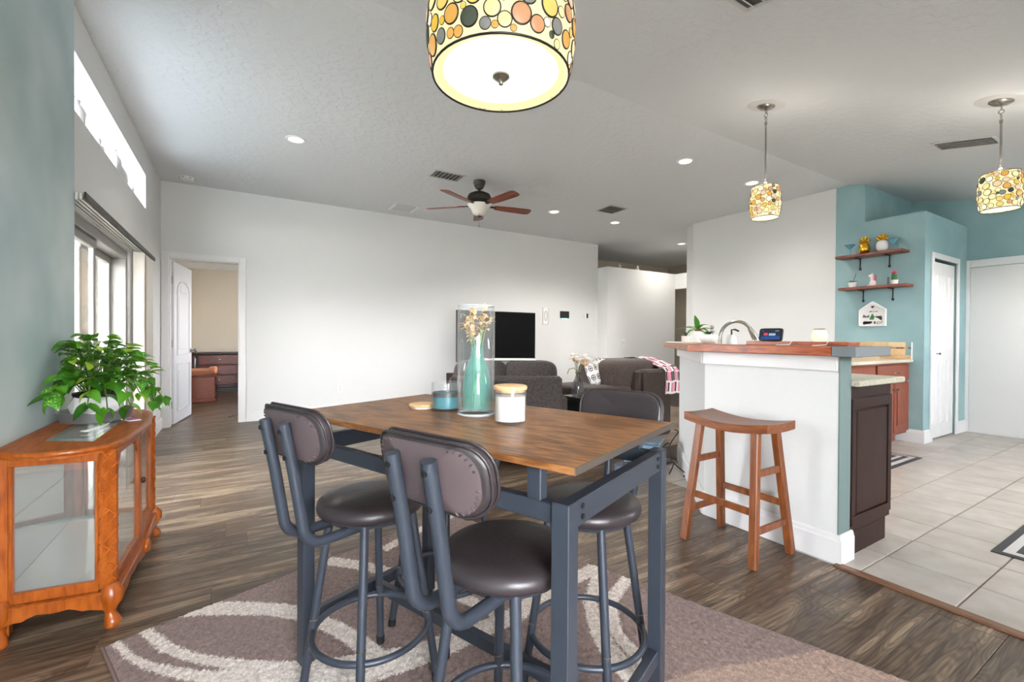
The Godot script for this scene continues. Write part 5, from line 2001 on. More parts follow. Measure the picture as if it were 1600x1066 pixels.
	g = G.new()
	g.soft(Vector3(-0.378, 0.42, -2.715), Vector3(0.02, 0.03, 0.014), 0.9, Basis(), 10, 8)
	g.soft(Vector3(-0.372, 0.42, -2.70), Vector3(0.012, 0.012, 0.03), 0.9, Basis(), 10, 8)
	part("door_pull", g, mat(rgb(40, 30, 22), 0.4, 0.5), c)
	# mirrored back, floor, glass shelf
	g = G.new()
	g.bb(Vector3(-0.734, 0.15, -3.21), Vector3(-0.729, 0.655, -2.32), 0.0)
	part("mirror_back", g, M.mirror, c)
	g = G.new()
	g.prism(PackedVector2Array([Vector2(-0.728, -2.315), Vector2(-0.43, -2.28), Vector2(-0.405, -2.4), Vector2(-0.405, -3.0), Vector2(-0.43, -3.12), Vector2(-0.728, -3.21)]), 0.135, 0.15, 0.0)
	part("cabinet_floor", g, mat(rgb(206, 210, 200), 0.12), c)
	g = G.new()
	g.prism(PackedVector2Array([Vector2(-0.725, -2.335), Vector2(-0.45, -2.31), Vector2(-0.43, -2.42), Vector2(-0.43, -3.0), Vector2(-0.45, -3.09), Vector2(-0.725, -3.19)]), 0.395, 0.401, 0.0)
	part("glass_shelf", g, pane(Color(0.5, 0.68, 0.64), 0.22), c)
	# scalloped aprons and cabriole legs
	var apron := func(p: Vector3, q: Vector3) -> void:
		var f := G.new()
		var d := (q - p)
		var L := d.length()
		d = d / L
		var pl := PackedVector2Array([Vector2(0, 0.135), Vector2(L, 0.135)])
		for k in 15:
			var t := 1.0 - k / 14.0
			var yy := 0.055 + 0.035 * sin(t * PI) - 0.012 * absf(sin(t * PI * 3.0)) * (1.0 if absf(t - 0.5) < 0.34 else 0.3)
			pl.append(Vector2(t * L, yy + 0.012))
		var out := d.cross(Vector3.UP)
		f.prism(pl, -0.012, 0.014, 0.004, Transform3D(Basis(d, out, Vector3.UP), Vector3(p.x, 0, p.z)))
		part("apron", f, M.oak, c)
	apron.call(A + Vector3(0, 0, 0.03), B + Vector3(0.0, 0, 0.03))
	apron.call(B + Vector3(0.03, 0, 0), Vector3(-0.382, 0, -2.70))
	apron.call(Vector3(-0.382, 0, -2.70), C + Vector3(0.025, 0, 0))
	apron.call(C, D)
	for p in [[B, Vector3(0.6, 0, 0.8)], [C, Vector3(0.8, 0, -0.6)], [Vector3(-0.72, 0, -2.315), Vector3(0.1, 0, 1.0)], [D, Vector3(0, 0, -1)]]:
		g = G.new()
		var b: Vector3 = p[0]
		var n: Vector3 = p[1]
		g.tube([b + n * 0.018 + Vector3(0, 0.15, 0), b + n * 0.03 + Vector3(0, 0.125, 0), b + n * 0.032 + Vector3(0, 0.10, 0), b + n * 0.024 + Vector3(0, 0.07, 0), b + n * 0.022 + Vector3(0, 0.045, 0), b + n * 0.032 + Vector3(0, 0.025, 0), b + n * 0.036 + Vector3(0, 0.008, 0), b + n * 0.036], [0.026, 0.036, 0.034, 0.022, 0.017, 0.024, 0.028, 0.022], 16)
		part("leg", g, M.oak, c)
	g = G.new()
	g.soft(Vector3(-0.362, 0.115, -2.70), Vector3(0.03, 0.06, 0.06), 0.9, Basis(), 16, 12)
	part("carved_shell", g, M.oak, c)
	# pan, papers, pot, pothos
	var at := Vector3(-0.585, 0.69, -2.93)
	var t := thing("round_pan", "round silver metal pan holding the pothos pot", "pan", at)
	g = G.new()
	g.lathe([Vector2(0, 0), Vector2(0.128, 0), Vector2(0.138, 0.045), Vector2(0.146, 0.047), Vector2(0.146, 0.050), Vector2(0.136, 0.049), Vector2(0.127, 0.003), Vector2(0, 0.003)], 44)
	part("pan", g, M.pan, t)
	t = thing("seed_packet", "white and pink paper packet lying on the cabinet top beside the pan", "paper", Vector3(-0.47, 0.6905, -2.88), 0.5)
	g = G.new()
	g.box(Vector3(0, 0.002, 0), Vector3(0.05, 0.004, 0.22), 0.001, Basis(Vector3.RIGHT, 0.0))
	g.box(Vector3(-0.012, 0.005, -0.06), Vector3(0.05, 0.003, 0.09), 0.001, Basis(Vector3.UP, 0.3))
	part("paper", g, mat(rgb(236, 232, 234), 0.6), t)
	g = G.new()
	g.box(Vector3(0.004, 0.0047, 0.055), Vector3(0.04, 0.001, 0.07), 0.0)
	part("print", g, mat(rgb(205, 105, 165), 0.6), t)
	g = G.new()
	g.tube([Vector3(-0.55, 0.693, -2.56), Vector3(-0.53, 0.693, -2.60), Vector3(-0.51, 0.693, -2.70), Vector3(-0.50, 0.694, -2.78), Vector3(-0.515, 0.693, -2.70), Vector3(-0.545, 0.693, -2.60), Vector3(-0.565, 0.693, -2.575)], 0.0035, 8, true)
	solo("cord_loop", g, M.white, "looped white cord on the cabinet top in front of the pan", "cord")
	t = thing("pothos_plant", "bushy trailing green pothos in a faceted clear white pot", "plant", at + Vector3(0, 0.003, 0))
	g = G.new()
	var pp := [[0.0, 0.0], [0.07, 0.0], [0.098, 0.035], [0.104, 0.07], [0.085, 0.115], [0.078, 0.118]]
	var n8 := 10
	for i in pp.size() - 1:
		for k in n8:
			var a0 := TAU * (k + 0.5 * (i % 2)) / n8
			var a1 := TAU * (k + 1 + 0.5 * (i % 2)) / n8
			var b0 := TAU * (k + 0.5 * ((i + 1) % 2) + (0 if i % 2 == 0 else 1)) / n8
			var f := func(r: float, y: float, a: float) -> Vector3: return Vector3(r * cos(a), y, -r * sin(a))
			var b1 := b0 - TAU / n8
			var r0: float = pp[i][0]
			var r1: float = pp[i + 1][0]
			var y0: float = pp[i][1]
			var y1: float = pp[i + 1][1]
			if i % 2 == 0:
				g.ft(f.call(r0, y0, a0), f.call(r0, y0, a1), f.call(r1, y1, b0))
				g.ft(f.call(r0, y0, a0), f.call(r1, y1, b0), f.call(r1, y1, b1))
			else:
				g.ft(f.call(r0, y0, a0), f.call(r0, y0, a1), f.call(r1, y1, b0))
				g.ft(f.call(r0, y0, a0), f.call(r1, y1, b0), f.call(r1, y1, b1))
	var potm := mat(rgb(236, 236, 238), 0.1)
	part("pot", g, potm, t)
	g = G.new()
	g.lathe([Vector2(0.07, 0.09), Vector2(0.088, 0.118), Vector2(0.088, 0.132), Vector2(0.078, 0.132), Vector2(0.07, 0.115), Vector2(0, 0.115)], 28)
	part("inner_pot", g, mat(rgb(30, 30, 34), 0.5), t)
	var gm := []
	for k in 5:
		var base: Color = [rgb(52, 112, 22), rgb(76, 138, 28), rgb(36, 84, 20), rgb(92, 158, 40), rgb(160, 184, 60)][k]
		var m := mat(base, 0.32)
		m.backlight_enabled = true
		m.backlight = Color(0.30, 0.45, 0.08)
		gm.append(m)
	# variegated leaf print
	var vt := ntex(0.02, 111, [rgb(40, 106, 24), rgb(58, 128, 30), rgb(172, 198, 84)], 256, 3, [0.0, 0.6, 0.85])
	gm[3] = mat(Color.WHITE, 0.32)
	gm[3].albedo_texture = vt
	gm[3].backlight_enabled = true
	gm[3].backlight = Color(0.30, 0.45, 0.10)
	var lm := []
	for k in 3:
		g = G.new()
		leaf(g, Vector3.ZERO, Basis(), 1.0, [0.72, 0.8, 0.62][k], [0.28, 0.45, 0.15][k], true)
		lm.append(g.mesh())
	var r := RandomNumberGenerator.new()
	r.seed = 17
	var vine_m := mat(rgb(78, 112, 40), 0.5)
	var put := func(p: Vector3, dirv: Vector3, len: float) -> void:
		var z := dirv.normalized()
		var x := Vector3.UP.cross(z).normalized()
		var b := Basis(x, z.cross(x), z)
		b = b * Basis(Vector3.BACK, r.randf_range(-0.5, 0.5))
		var l := MeshInstance3D.new()
		l.name = "leaf"
		l.mesh = lm[r.randi() % 3]
		var pick := r.randf()
		l.material_override = gm[0 if pick < 0.34 else (1 if pick < 0.6 else (2 if pick < 0.8 else (3 if pick < 0.94 else 4)))]
		t.add_child(l, true)
		l.transform = Transform3D(b.scaled(Vector3.ONE * len), p)
	# bushy dome
	for k in 190:
		var a := r.randf() * TAU
		var el := r.randf_range(0.12, 1.4)
		var R := r.randf_range(0.08, 0.19)
		var p := Vector3(cos(a) * cos(el) * R * 1.2, 0.18 + sin(el) * R * 1.25, sin(a) * cos(el) * R * 1.25 - 0.03)
		if p.x < -0.07:
			p.x = -0.10 + r.randf() * 0.03
		var d := Vector3(cos(a), r.randf_range(-0.35, 0.6), sin(a)) + Vector3(0.25, 0, 0.25)
		put.call(p, d, r.randf_range(0.045, 0.072))
		if k % 2 == 0:
			g = G.new()
			g.tube([Vector3(cos(a) * 0.03, 0.11, sin(a) * 0.03), p * 0.6 + Vector3(0, 0.07, 0), p], 0.0022, 5)
			part("stem", g, vine_m, t)
	# trailing vines
	var V := [[0.9, 0.26, 0.02], [1.5, 0.24, 0.05], [2.2, 0.27, 0.12], [0.35, 0.24, 0.02], [-0.35, 0.27, 0.02], [-0.9, 0.22, 0.05], [1.2, 0.2, 0.0], [2.6, 0.2, 0.14], [0.0, 0.22, 0.04], [1.85, 0.33, 0.14], [2.05, 0.36, 0.10]]
	for v in V:
		var a: float = v[0]
		var L: float = v[1]
		var pts := []
		for q in 7:
			var u := q / 6.0
			var x: float = maxf(cos(a) * (0.06 + L * 0.75 * u), -0.085)
			pts.append(Vector3(x, 0.135 + 0.08 * sin(u * PI) - (0.07 - v[2] * 0.6) * u * u, sin(a) * (0.06 + L * 0.75 * u)))
		g = G.new()
		g.tube(pts, 0.0024, 6)
		part("vine", g, vine_m, t)
		for q in range(2, 7):
			for s in [-1, 1]:
				if r.randf() < 0.75:
					var d: Vector3 = (pts[q] - pts[q - 1]).normalized() + Vector3(-sin(a) * s * 0.9, r.randf_range(-0.6, 0.3), cos(a) * s * 0.9)
					put.call(pts[q], d, r.randf_range(0.05, 0.08))
	# one shoot standing up at the left
	g = G.new()
	g.tube([Vector3(-0.02, 0.13, 0.03), Vector3(-0.05, 0.2, 0.07), Vector3(-0.06, 0.29, 0.10)], 0.0026, 6)
	part("vine", g, vine_m, t)
	for d in [Vector3(-1, 0.1, 0.4), Vector3(0.5, 0.5, 0.6), Vector3(0.2, -0.2, 1)]:
		put.call(Vector3(-0.06, 0.29, 0.10), d, 0.05)

# ---------------------------------------------------------------- lounge end
func lounge() -> void:
	M.suede = tri_mat(ntex(0.02, 121, [rgb(44, 39, 38), rgb(62, 55, 53), rgb(74, 66, 64)], 512, 4), Vector3(3, 3, 3), 0.9, false)
	M.suede.rim_enabled = true
	M.suede.rim = 0.2
	M.suede_b = tri_mat(ntex(0.02, 122, [rgb(44, 35, 31), rgb(62, 50, 44), rgb(74, 61, 54)], 512, 4), Vector3(3, 3, 3), 0.9, false)
	M.suede_b.rim_enabled = true
	M.suede_b.rim = 0.2
	# recliner seen from behind, facing the television
	var s := thing("sofa", "dark grey suede loveseat seen from behind, white cloth lying along its back", "sofa", Vector3(1.94, 0, -3.29), -0.505)
	var g := G.new()
	g.box(Vector3(0, 0.41, -0.06), Vector3(0.96, 0.72, 0.12), 0.02)
	part("back_panel", g, M.suede, s)
	g = G.new()
	g.box(Vector3(0, 0.24, -0.48), Vector3(0.86, 0.38, 0.78), 0.03)
	part("base", g, M.suede, s)
	for x in [-0.22, 0.22]:
		g = G.new()
		g.soft(Vector3(x, 0.74, -0.19), Vector3(0.47, 0.32, 0.26), 0.45)
		part("back_cushion", g, M.suede, s)
		g = G.new()
		g.soft(Vector3(x, 0.48, -0.55), Vector3(0.43, 0.18, 0.64), 0.4)
		part("seat_cushion", g, M.suede, s)
	for x in [-0.47, 0.47]:
		g = G.new()
		g.box(Vector3(x, 0.33, -0.48), Vector3(0.14, 0.58, 0.84), 0.05)
		part("arm", g, M.suede, s)
	for x in [-0.42, 0.42]:
		for z in [-0.06, -0.82]:
			g = G.new()
			g.bb(Vector3(x - 0.03, 0, z - 0.03), Vector3(x + 0.03, 0.06, z + 0.03), 0.004)
			part("foot", g, M.black, s)
	g = G.new()
	g.box(Vector3(2.05, 0.907, -3.47), Vector3(0.52, 0.012, 0.20), 0.005, Basis(Vector3.UP, -0.505))
	var cloth := solo("folded_cloth", g, mat(rgb(240, 238, 236), 0.8), "white folded cloth with red and black spots lying on the loveseat back", "cloth")
	g = G.new()
	for q in [[-0.26, 0.0], [-0.2, 0.03], [-0.12, -0.02], [-0.16, 0.05]]:
		g.soft(Vector3(2.05 + q[0], 0.914, -3.55 + q[1]), Vector3(0.035, 0.006, 0.03), 1.0, Basis(), 10, 6)
	part("spots", g, mat(rgb(190, 60, 70), 0.7), cloth)
	# second seat at the right, side towards the viewer
	s = thing("armchair", "dark brown suede armchair seen from the side with a puffy back, beside the bar wall", "armchair", Vector3(0, 0, 0))
	g = G.new()
	g.box(Vector3(3.89, 0.405, -3.42), Vector3(0.42, 0.72, 0.16), 0.03)
	part("side_panel", g, M.suede_b, s)
	g = G.new()
	g.prism(PackedVector2Array([Vector2(3.50, 0.05), Vector2(3.70, 0.05), Vector2(3.70, 0.76), Vector2(3.64, 0.74)]), 0.0, 0.10, 0.01, Transform3D(Basis(Vector3.RIGHT, Vector3.BACK, Vector3.UP), Vector3(0, 0, -3.50)))
	part("wing", g, M.suede_b, s)
	g = G.new()
	g.soft(Vector3(3.72, 0.62, -3.78), Vector3(0.86, 0.50, 0.62), 0.42)
	g.soft(Vector3(3.52, 0.50, -3.70), Vector3(0.44, 0.62, 0.46), 0.5)
	part("back_cushion", g, M.suede_b, s)
	g = G.new()
	g.soft(Vector3(3.30, 0.50, -3.76), Vector3(0.72, 0.22, 0.64), 0.35)
	part("seat_cushion", g, M.suede_b, s)
	g = G.new()
	g.box(Vector3(3.60, 0.24, -3.80), Vector3(0.95, 0.36, 0.68), 0.04)
	part("base", g, M.suede_b, s)
	for x in [3.2, 4.02]:
		for z in [-3.52, -4.1]:
			g = G.new()
			g.bb(Vector3(x - 0.03, 0, z - 0.03), Vector3(x + 0.03, 0.06, z + 0.03), 0.004)
			part("foot", g, M.black, s)
	# black and white cushion with rings
	var im := Image.create(128, 128, false, Image.FORMAT_RGB8)
	for y in 128:
		for x in 128:
			var u := fposmod(x / 32.0, 1.0) - 0.5
			var v := fposmod(y / 42.0, 1.0) - 0.5
			var d := Vector2(u, v * 1.2).length()
			var k := rgb(235, 233, 230)
			if d < 0.16 or (d > 0.28 and d < 0.40):
				k = rgb(24, 24, 26)
			im.set_pixel(x, y, k)
	var pm_ := mat(Color.WHITE, 0.8)
	pm_.albedo_texture = ImageTexture.create_from_image(im)
	pm_.uv1_triplanar = true
	pm_.uv1_scale = Vector3(3.4, 3.4, 3.4)
	g = G.new()
	g.soft(Vector3.ZERO, Vector3(0.36, 0.30, 0.12), 0.5)
	s = thing("throw_pillow", "black and white ring patterned throw pillow on the armchair seat", "pillow", Vector3(3.36, 0.735, -3.72))
	s.rotation = Vector3(-0.35, 0.25, 0.1)
	part("cover", g, pm_, s)
	g = G.new()
	g.tube([Vector3(-0.16, -0.13, 0), Vector3(0.16, -0.13, 0), Vector3(0.16, 0.13, 0), Vector3(-0.16, 0.13, 0)], 0.008, 6, true)
	part("piping", g, M.black, s)
	# checked pink throw over the back of that chair
	im = Image.create(96, 96, false, Image.FORMAT_RGB8)
	for y in 96:
		for x in 96:
			var a := int(x / 12.0) % 4
			var b := int(y / 12.0) % 4
			var k := [rgb(226, 148, 166), rgb(36, 32, 34), rgb(238, 232, 232), rgb(216, 120, 146)][(a + b * (1 + a % 2)) % 4] as Color
			if x % 12 < 2 or y % 12 < 2:
				k = rgb(240, 234, 234)
			im.set_pixel(x, y, k)
	var tm := mat(Color.WHITE, 0.95)
	tm.albedo_texture = ImageTexture.create_from_image(im)
	var P := []
	var nu := 6
	var prof := [Vector2(-3.325, 0.50), Vector2(-3.328, 0.62), Vector2(-3.332, 0.74), Vector2(-3.36, 0.785), Vector2(-3.42, 0.80), Vector2(-3.55, 0.84), Vector2(-3.68, 0.875), Vector2(-3.80, 0.882), Vector2(-3.95, 0.865)]
	for i in nu:
		for j in prof.size():
			P.append(Vector3(3.97 + 0.045 * i + 0.012 * sin(j * 1.3), prof[j].y + 0.006 * sin(i * 2.0 + j), prof[j].x))
	var bk := []
	for p in P:
		bk.append(p - Vector3(0, 0.006, 0.006))
	g = G.new()
	g.surf(P, nu, prof.size())
	g.surf(bk, nu, prof.size())
	solo("throw_blanket", g, tm, "pink, black and white checked throw blanket hanging over the brown armchair", "blanket")
	# side table with vase of white flowers
	s = thing("side_table", "small black side table between the two dark seats", "side table", Vector3(2.77, 0, -3.26))
	g = G.new()
	g.bb(Vector3(-0.15, 0.53, -0.15), Vector3(0.17, 0.56, 0.15), 0.004)
	part("tabletop", g, mat(rgb(52, 48, 46), 0.2), s)
	g = G.new()
	g.bb(Vector3(-0.135, 0.42, -0.135), Vector3(0.155, 0.53, 0.135), 0.003)
	var dr := part("drawer", g, M.black, s)
	g = G.new()
	g.soft(Vector3(-0.05, 0.475, 0.142), Vector3(0.018, 0.018, 0.018), 1.0, Basis(), 10, 8)
	part("knob", g, M.steel, dr)
	for x in [-0.12, 0.14]:
		for z in [-0.12, 0.12]:
			g = G.new()
			g.bb(Vector3(x - 0.015, 0, z - 0.015), Vector3(x + 0.015, 0.42, z + 0.015), 0.002)
			part("leg", g, M.black, s)
	s = thing("glass_vase", "grey glass bottle vase on the black side table", "vase", Vector3(2.72, 0.56, -3.29))
	g = G.new()
	g.lathe([Vector2(0, 0), Vector2(0.05, 0), Vector2(0.058, 0.02), Vector2(0.056, 0.11), Vector2(0.03, 0.16), Vector2(0.02, 0.20), Vector2(0.028, 0.225), Vector2(0.024, 0.225)], 28)
	part("body", g, pane(Color(0.35, 0.34, 0.36), 0.45), s)
	var fw := thing("white_flowers", "white and peach flowers in the grey glass vase", "flowers", Vector3(2.72, 0.565, -3.29))
	var r := RandomNumberGenerator.new()
	r.seed = 44
	var wm := mat(rgb(246, 240, 232), 0.7)
	var pk := mat(rgb(226, 186, 150), 0.7)
	for k in 9:
		var a := r.randf() * TAU
		var rr := r.randf_range(0.02, 0.11)
		var tp := Vector3(cos(a) * rr, r.randf_range(0.28, 0.38), sin(a) * rr)
		g = G.new()
		g.soft(tp + Vector3(0, 0.01, 0), Vector3(0.05, 0.045, 0.05), 1.0, Basis(), 10, 8)
		g.soft(tp + Vector3(0.02, -0.01, 0.015), Vector3(0.036, 0.034, 0.036), 1.0, Basis(), 10, 8)
		part("flower_head", g, wm if k % 3 else pk, fw)
		g = G.new()
		g.tube([Vector3(0, 0.01, 0), Vector3(cos(a) * 0.01, 0.22, sin(a) * 0.01), tp], 0.002, 5)
		var st := part("stem", g, mat(rgb(110, 120, 80), 0.7), fw)
		for q in 6:
			g = G.new()
			leaf(g, tp, Basis(Vector3.UP, q * 1.05 + a) * Basis(Vector3.RIGHT, -0.4), 0.065, 0.05, 0.3)
			part("petal", g, wm if k % 3 else pk, st)
	g = G.new()
	g.tube([Vector3(0, 0.2, 0), Vector3(-0.06, 0.26, 0.02), Vector3(-0.12, 0.25, 0.02), Vector3(-0.15, 0.21, 0.03)], 0.004, 6)
	part("stem", g, mat(rgb(150, 130, 90), 0.7), fw)
	# television on a low stand by the far wall
	s = thing("television", "large flat black television standing in front of the far wall", "television", Vector3(3.61, 0, -6.4))
	g = G.new()
	g.box(Vector3(0, 1.12, 0), Vector3(1.46, 0.81, 0.035), 0.006)
	g.box(Vector3(0, 1.05, -0.035), Vector3(0.9, 0.45, 0.04), 0.01)
	part("body", g, M.black, s)
	g = G.new()
	g.box(Vector3(0, 1.123, 0.019), Vector3(1.43, 0.775, 0.002), 0.0)
	part("screen", g, mat(rgb(5, 5, 6), 0.35, 0.0, 0.25), s)
	for x in [-0.5, 0.5]:
		g = G.new()
		g.bar(Vector3(x, 0.552, 0.12), Vector3(x, 0.73, 0), 0.03, 0.02, 0.003)
		g.bar(Vector3(x, 0.552, -0.12), Vector3(x, 0.73, 0), 0.03, 0.02, 0.003)
		part("foot", g, M.black, s)
	s = thing("media_console", "low dark media console under the television", "console", Vector3(3.61, 0, -6.42))
	g = G.new()
	g.bb(Vector3(-0.8, 0.10, -0.2), Vector3(0.8, 0.54, 0.2), 0.006)
	part("body", g, M.espresso, s)
	for k in 3:
		g = G.new()
		g.bb(Vector3(-0.78 + 0.52 * k, 0.13, 0.2), Vector3(-0.28 + 0.52 * k, 0.51, 0.215), 0.004)
		part("door", g, M.espresso, s)
	for x in [-0.72, 0.72]:
		g = G.new()
		g.bb(Vector3(x - 0.03, 0, -0.15), Vector3(x + 0.03, 0.10, 0.15), 0.003)
		part("foot", g, M.black, s)
	# things on the far wall
	s = thing("wall_frame", "white framed relief panel on the far wall right of the television", "wall decor", Vector3(4.80, 1.50, ZF))
	g = G.new()
	g.bb(Vector3(-0.07, -0.16, 0), Vector3(0.07, 0.16, 0.012), 0.003)
	part("panel", g, M.white, s)
	g = G.new()
	g.torus(Vector3(0, 0, 0.014), 0.04, 0.006, 24, 6, Basis(Vector3.RIGHT, PI / 2) * Basis.from_scale(Vector3(0.75, 1, 2.2)))
	g.tube([Vector3(-0.06, -0.15, 0.012), Vector3(0.06, -0.15, 0.012), Vector3(0.06, 0.15, 0.012), Vector3(-0.06, 0.15, 0.012)], 0.005, 6, true)
	part("moulding", g, mat(rgb(190, 190, 190), 0.5), s)
	s = thing("alarm_panel", "black wall touch panel with a green glow under it on the far wall", "control panel", Vector3(5.23, 1.535, ZF))
	g = G.new()
	g.bb(Vector3(-0.10, -0.065, 0), Vector3(0.10, 0.065, 0.03), 0.006)
	part("body", g, M.black, s)
	g = G.new()
	g.bb(Vector3(-0.06, -0.074, 0.004), Vector3(0.06, -0.066, 0.02), 0.001)
	part("light_strip", g, glow(rgb(120, 255, 225), 1.5), s)
	s = thing("thermostat", "small white and black thermostat on the far wall near the hall", "thermostat", Vector3(5.755, 1.53, ZF))
	g = G.new()
	g.bb(Vector3(-0.055, -0.042, 0), Vector3(0.0, 0.042, 0.022), 0.004)
	part("body", g, M.white, s)
	g = G.new()
	g.bb(Vector3(0.0, -0.042, 0), Vector3(0.045, 0.042, 0.022), 0.004)
	part("screen", g, M.black, s)
	plate("outlet", "white wall outlet low on the far wall left of the dining table", Vector3(1.245, 0.37, ZF), 0.0)
	plate("light_switch", "white double switch plate on the hall block behind the armchair", Vector3(6.46, 1.02, -6.455), 0.0, 0.115)
	# two small things on the hall shelf
	for k in 2:
		g = G.new()
		g.lathe([Vector2(0, 0), Vector2(0.03, 0), Vector2(0.04, 0.04), Vector2(0.02, 0.09), Vector2(0.025, 0.11), Vector2(0, 0.115)], 14)
		solo("hall_vase", g, mat(rgb(210, 205, 195), 0.5), ["tiny pale vase on the hall shelf, the left of two", "tiny pale vase on the hall shelf, the right of two"][k], "vase", Vector3([6.5, 7.0][k], 2.475, -6.6), "vases on the hall shelf")
	# plastic box, cables by the bar wall
	s = thing("storage_box", "blue grey translucent plastic box on the floor by the bar wall", "box", Vector3(2.98, 0, -2.72), 0.5)
	g = G.new()
	g.box(Vector3(0, 0.11, 0), Vector3(0.24, 0.22, 0.28), 0.015)
	part("bin", g, mat(rgb(120, 146, 164), 0.25), s)
	g = G.new()
	g.box(Vector3(0, 0.23, 0), Vector3(0.26, 0.025, 0.30), 0.008)
	part("lid", g, mat(rgb(96, 116, 130), 0.3), s)
	s = thing("robot_vacuum", "round grey blue robot vacuum on the floor beyond the table end", "vacuum", Vector3(2.68, 0, -2.62))
	g = G.new()
	g.lathe([Vector2(0, 0.01), Vector2(0.09, 0.01), Vector2(0.10, 0.02), Vector2(0.10, 0.07), Vector2(0.09, 0.085), Vector2(0, 0.088)], 32)
	part("body", g, mat(rgb(84, 96, 116), 0.3), s)
	g = G.new()
	g.lathe([Vector2(0, 0.086), Vector2(0.035, 0.088), Vector2(0.03, 0.1), Vector2(0, 0.1)], 20)
	part("sensor_cap", g, M.black, s)
	for k in 2:
		g = G.new()
		var pts := []
		for q in 14:
			var u := q / 13.0
			pts.append(Vector3(3.0 + 0.05 * sin(u * 9.0 + k), [0.36, 0.22][k] * (1.0 - u) + 0.04 * sin(u * PI * (2 + k)) + 0.008, -2.45 - 0.10 * k + 0.08 * u + 0.03 * cos(u * 7.0)))
		for q in pts.size():
			pts[q].y = maxf(pts[q].y, 0.007)
		g.tube(pts, 0.005, 6)
		solo("cable", g, M.black, ["black power cable looping down beside the bar wall", "second black cable lying coiled on the floor by the bar wall"][k], "cable")

func plate(n: String, label: String, at: Vector3, turn: float, w := 0.072) -> void:
	var s := thing(n, label, "outlet" if n == "outlet" else "switch", at, turn)
	var g := G.new()
	g.bb(Vector3(-w / 2, -0.058, 0), Vector3(w / 2, 0.058, 0.006), 0.002)
	part("plate", g, M.white, s)
	for k in 2:
		g = G.new()
		if n == "outlet":
			g.bb(Vector3(-0.017, -0.035 + 0.04 * k, 0.006), Vector3(0.017, -0.005 + 0.04 * k, 0.008), 0.001)
		else:
			g.bb(Vector3(-0.04 + 0.046 * k, -0.032, 0.006), Vector3(-0.006 + 0.046 * k, 0.032, 0.009), 0.001)
		part("socket" if n == "outlet" else "rocker", g, mat(rgb(215, 215, 212), 0.4), s)

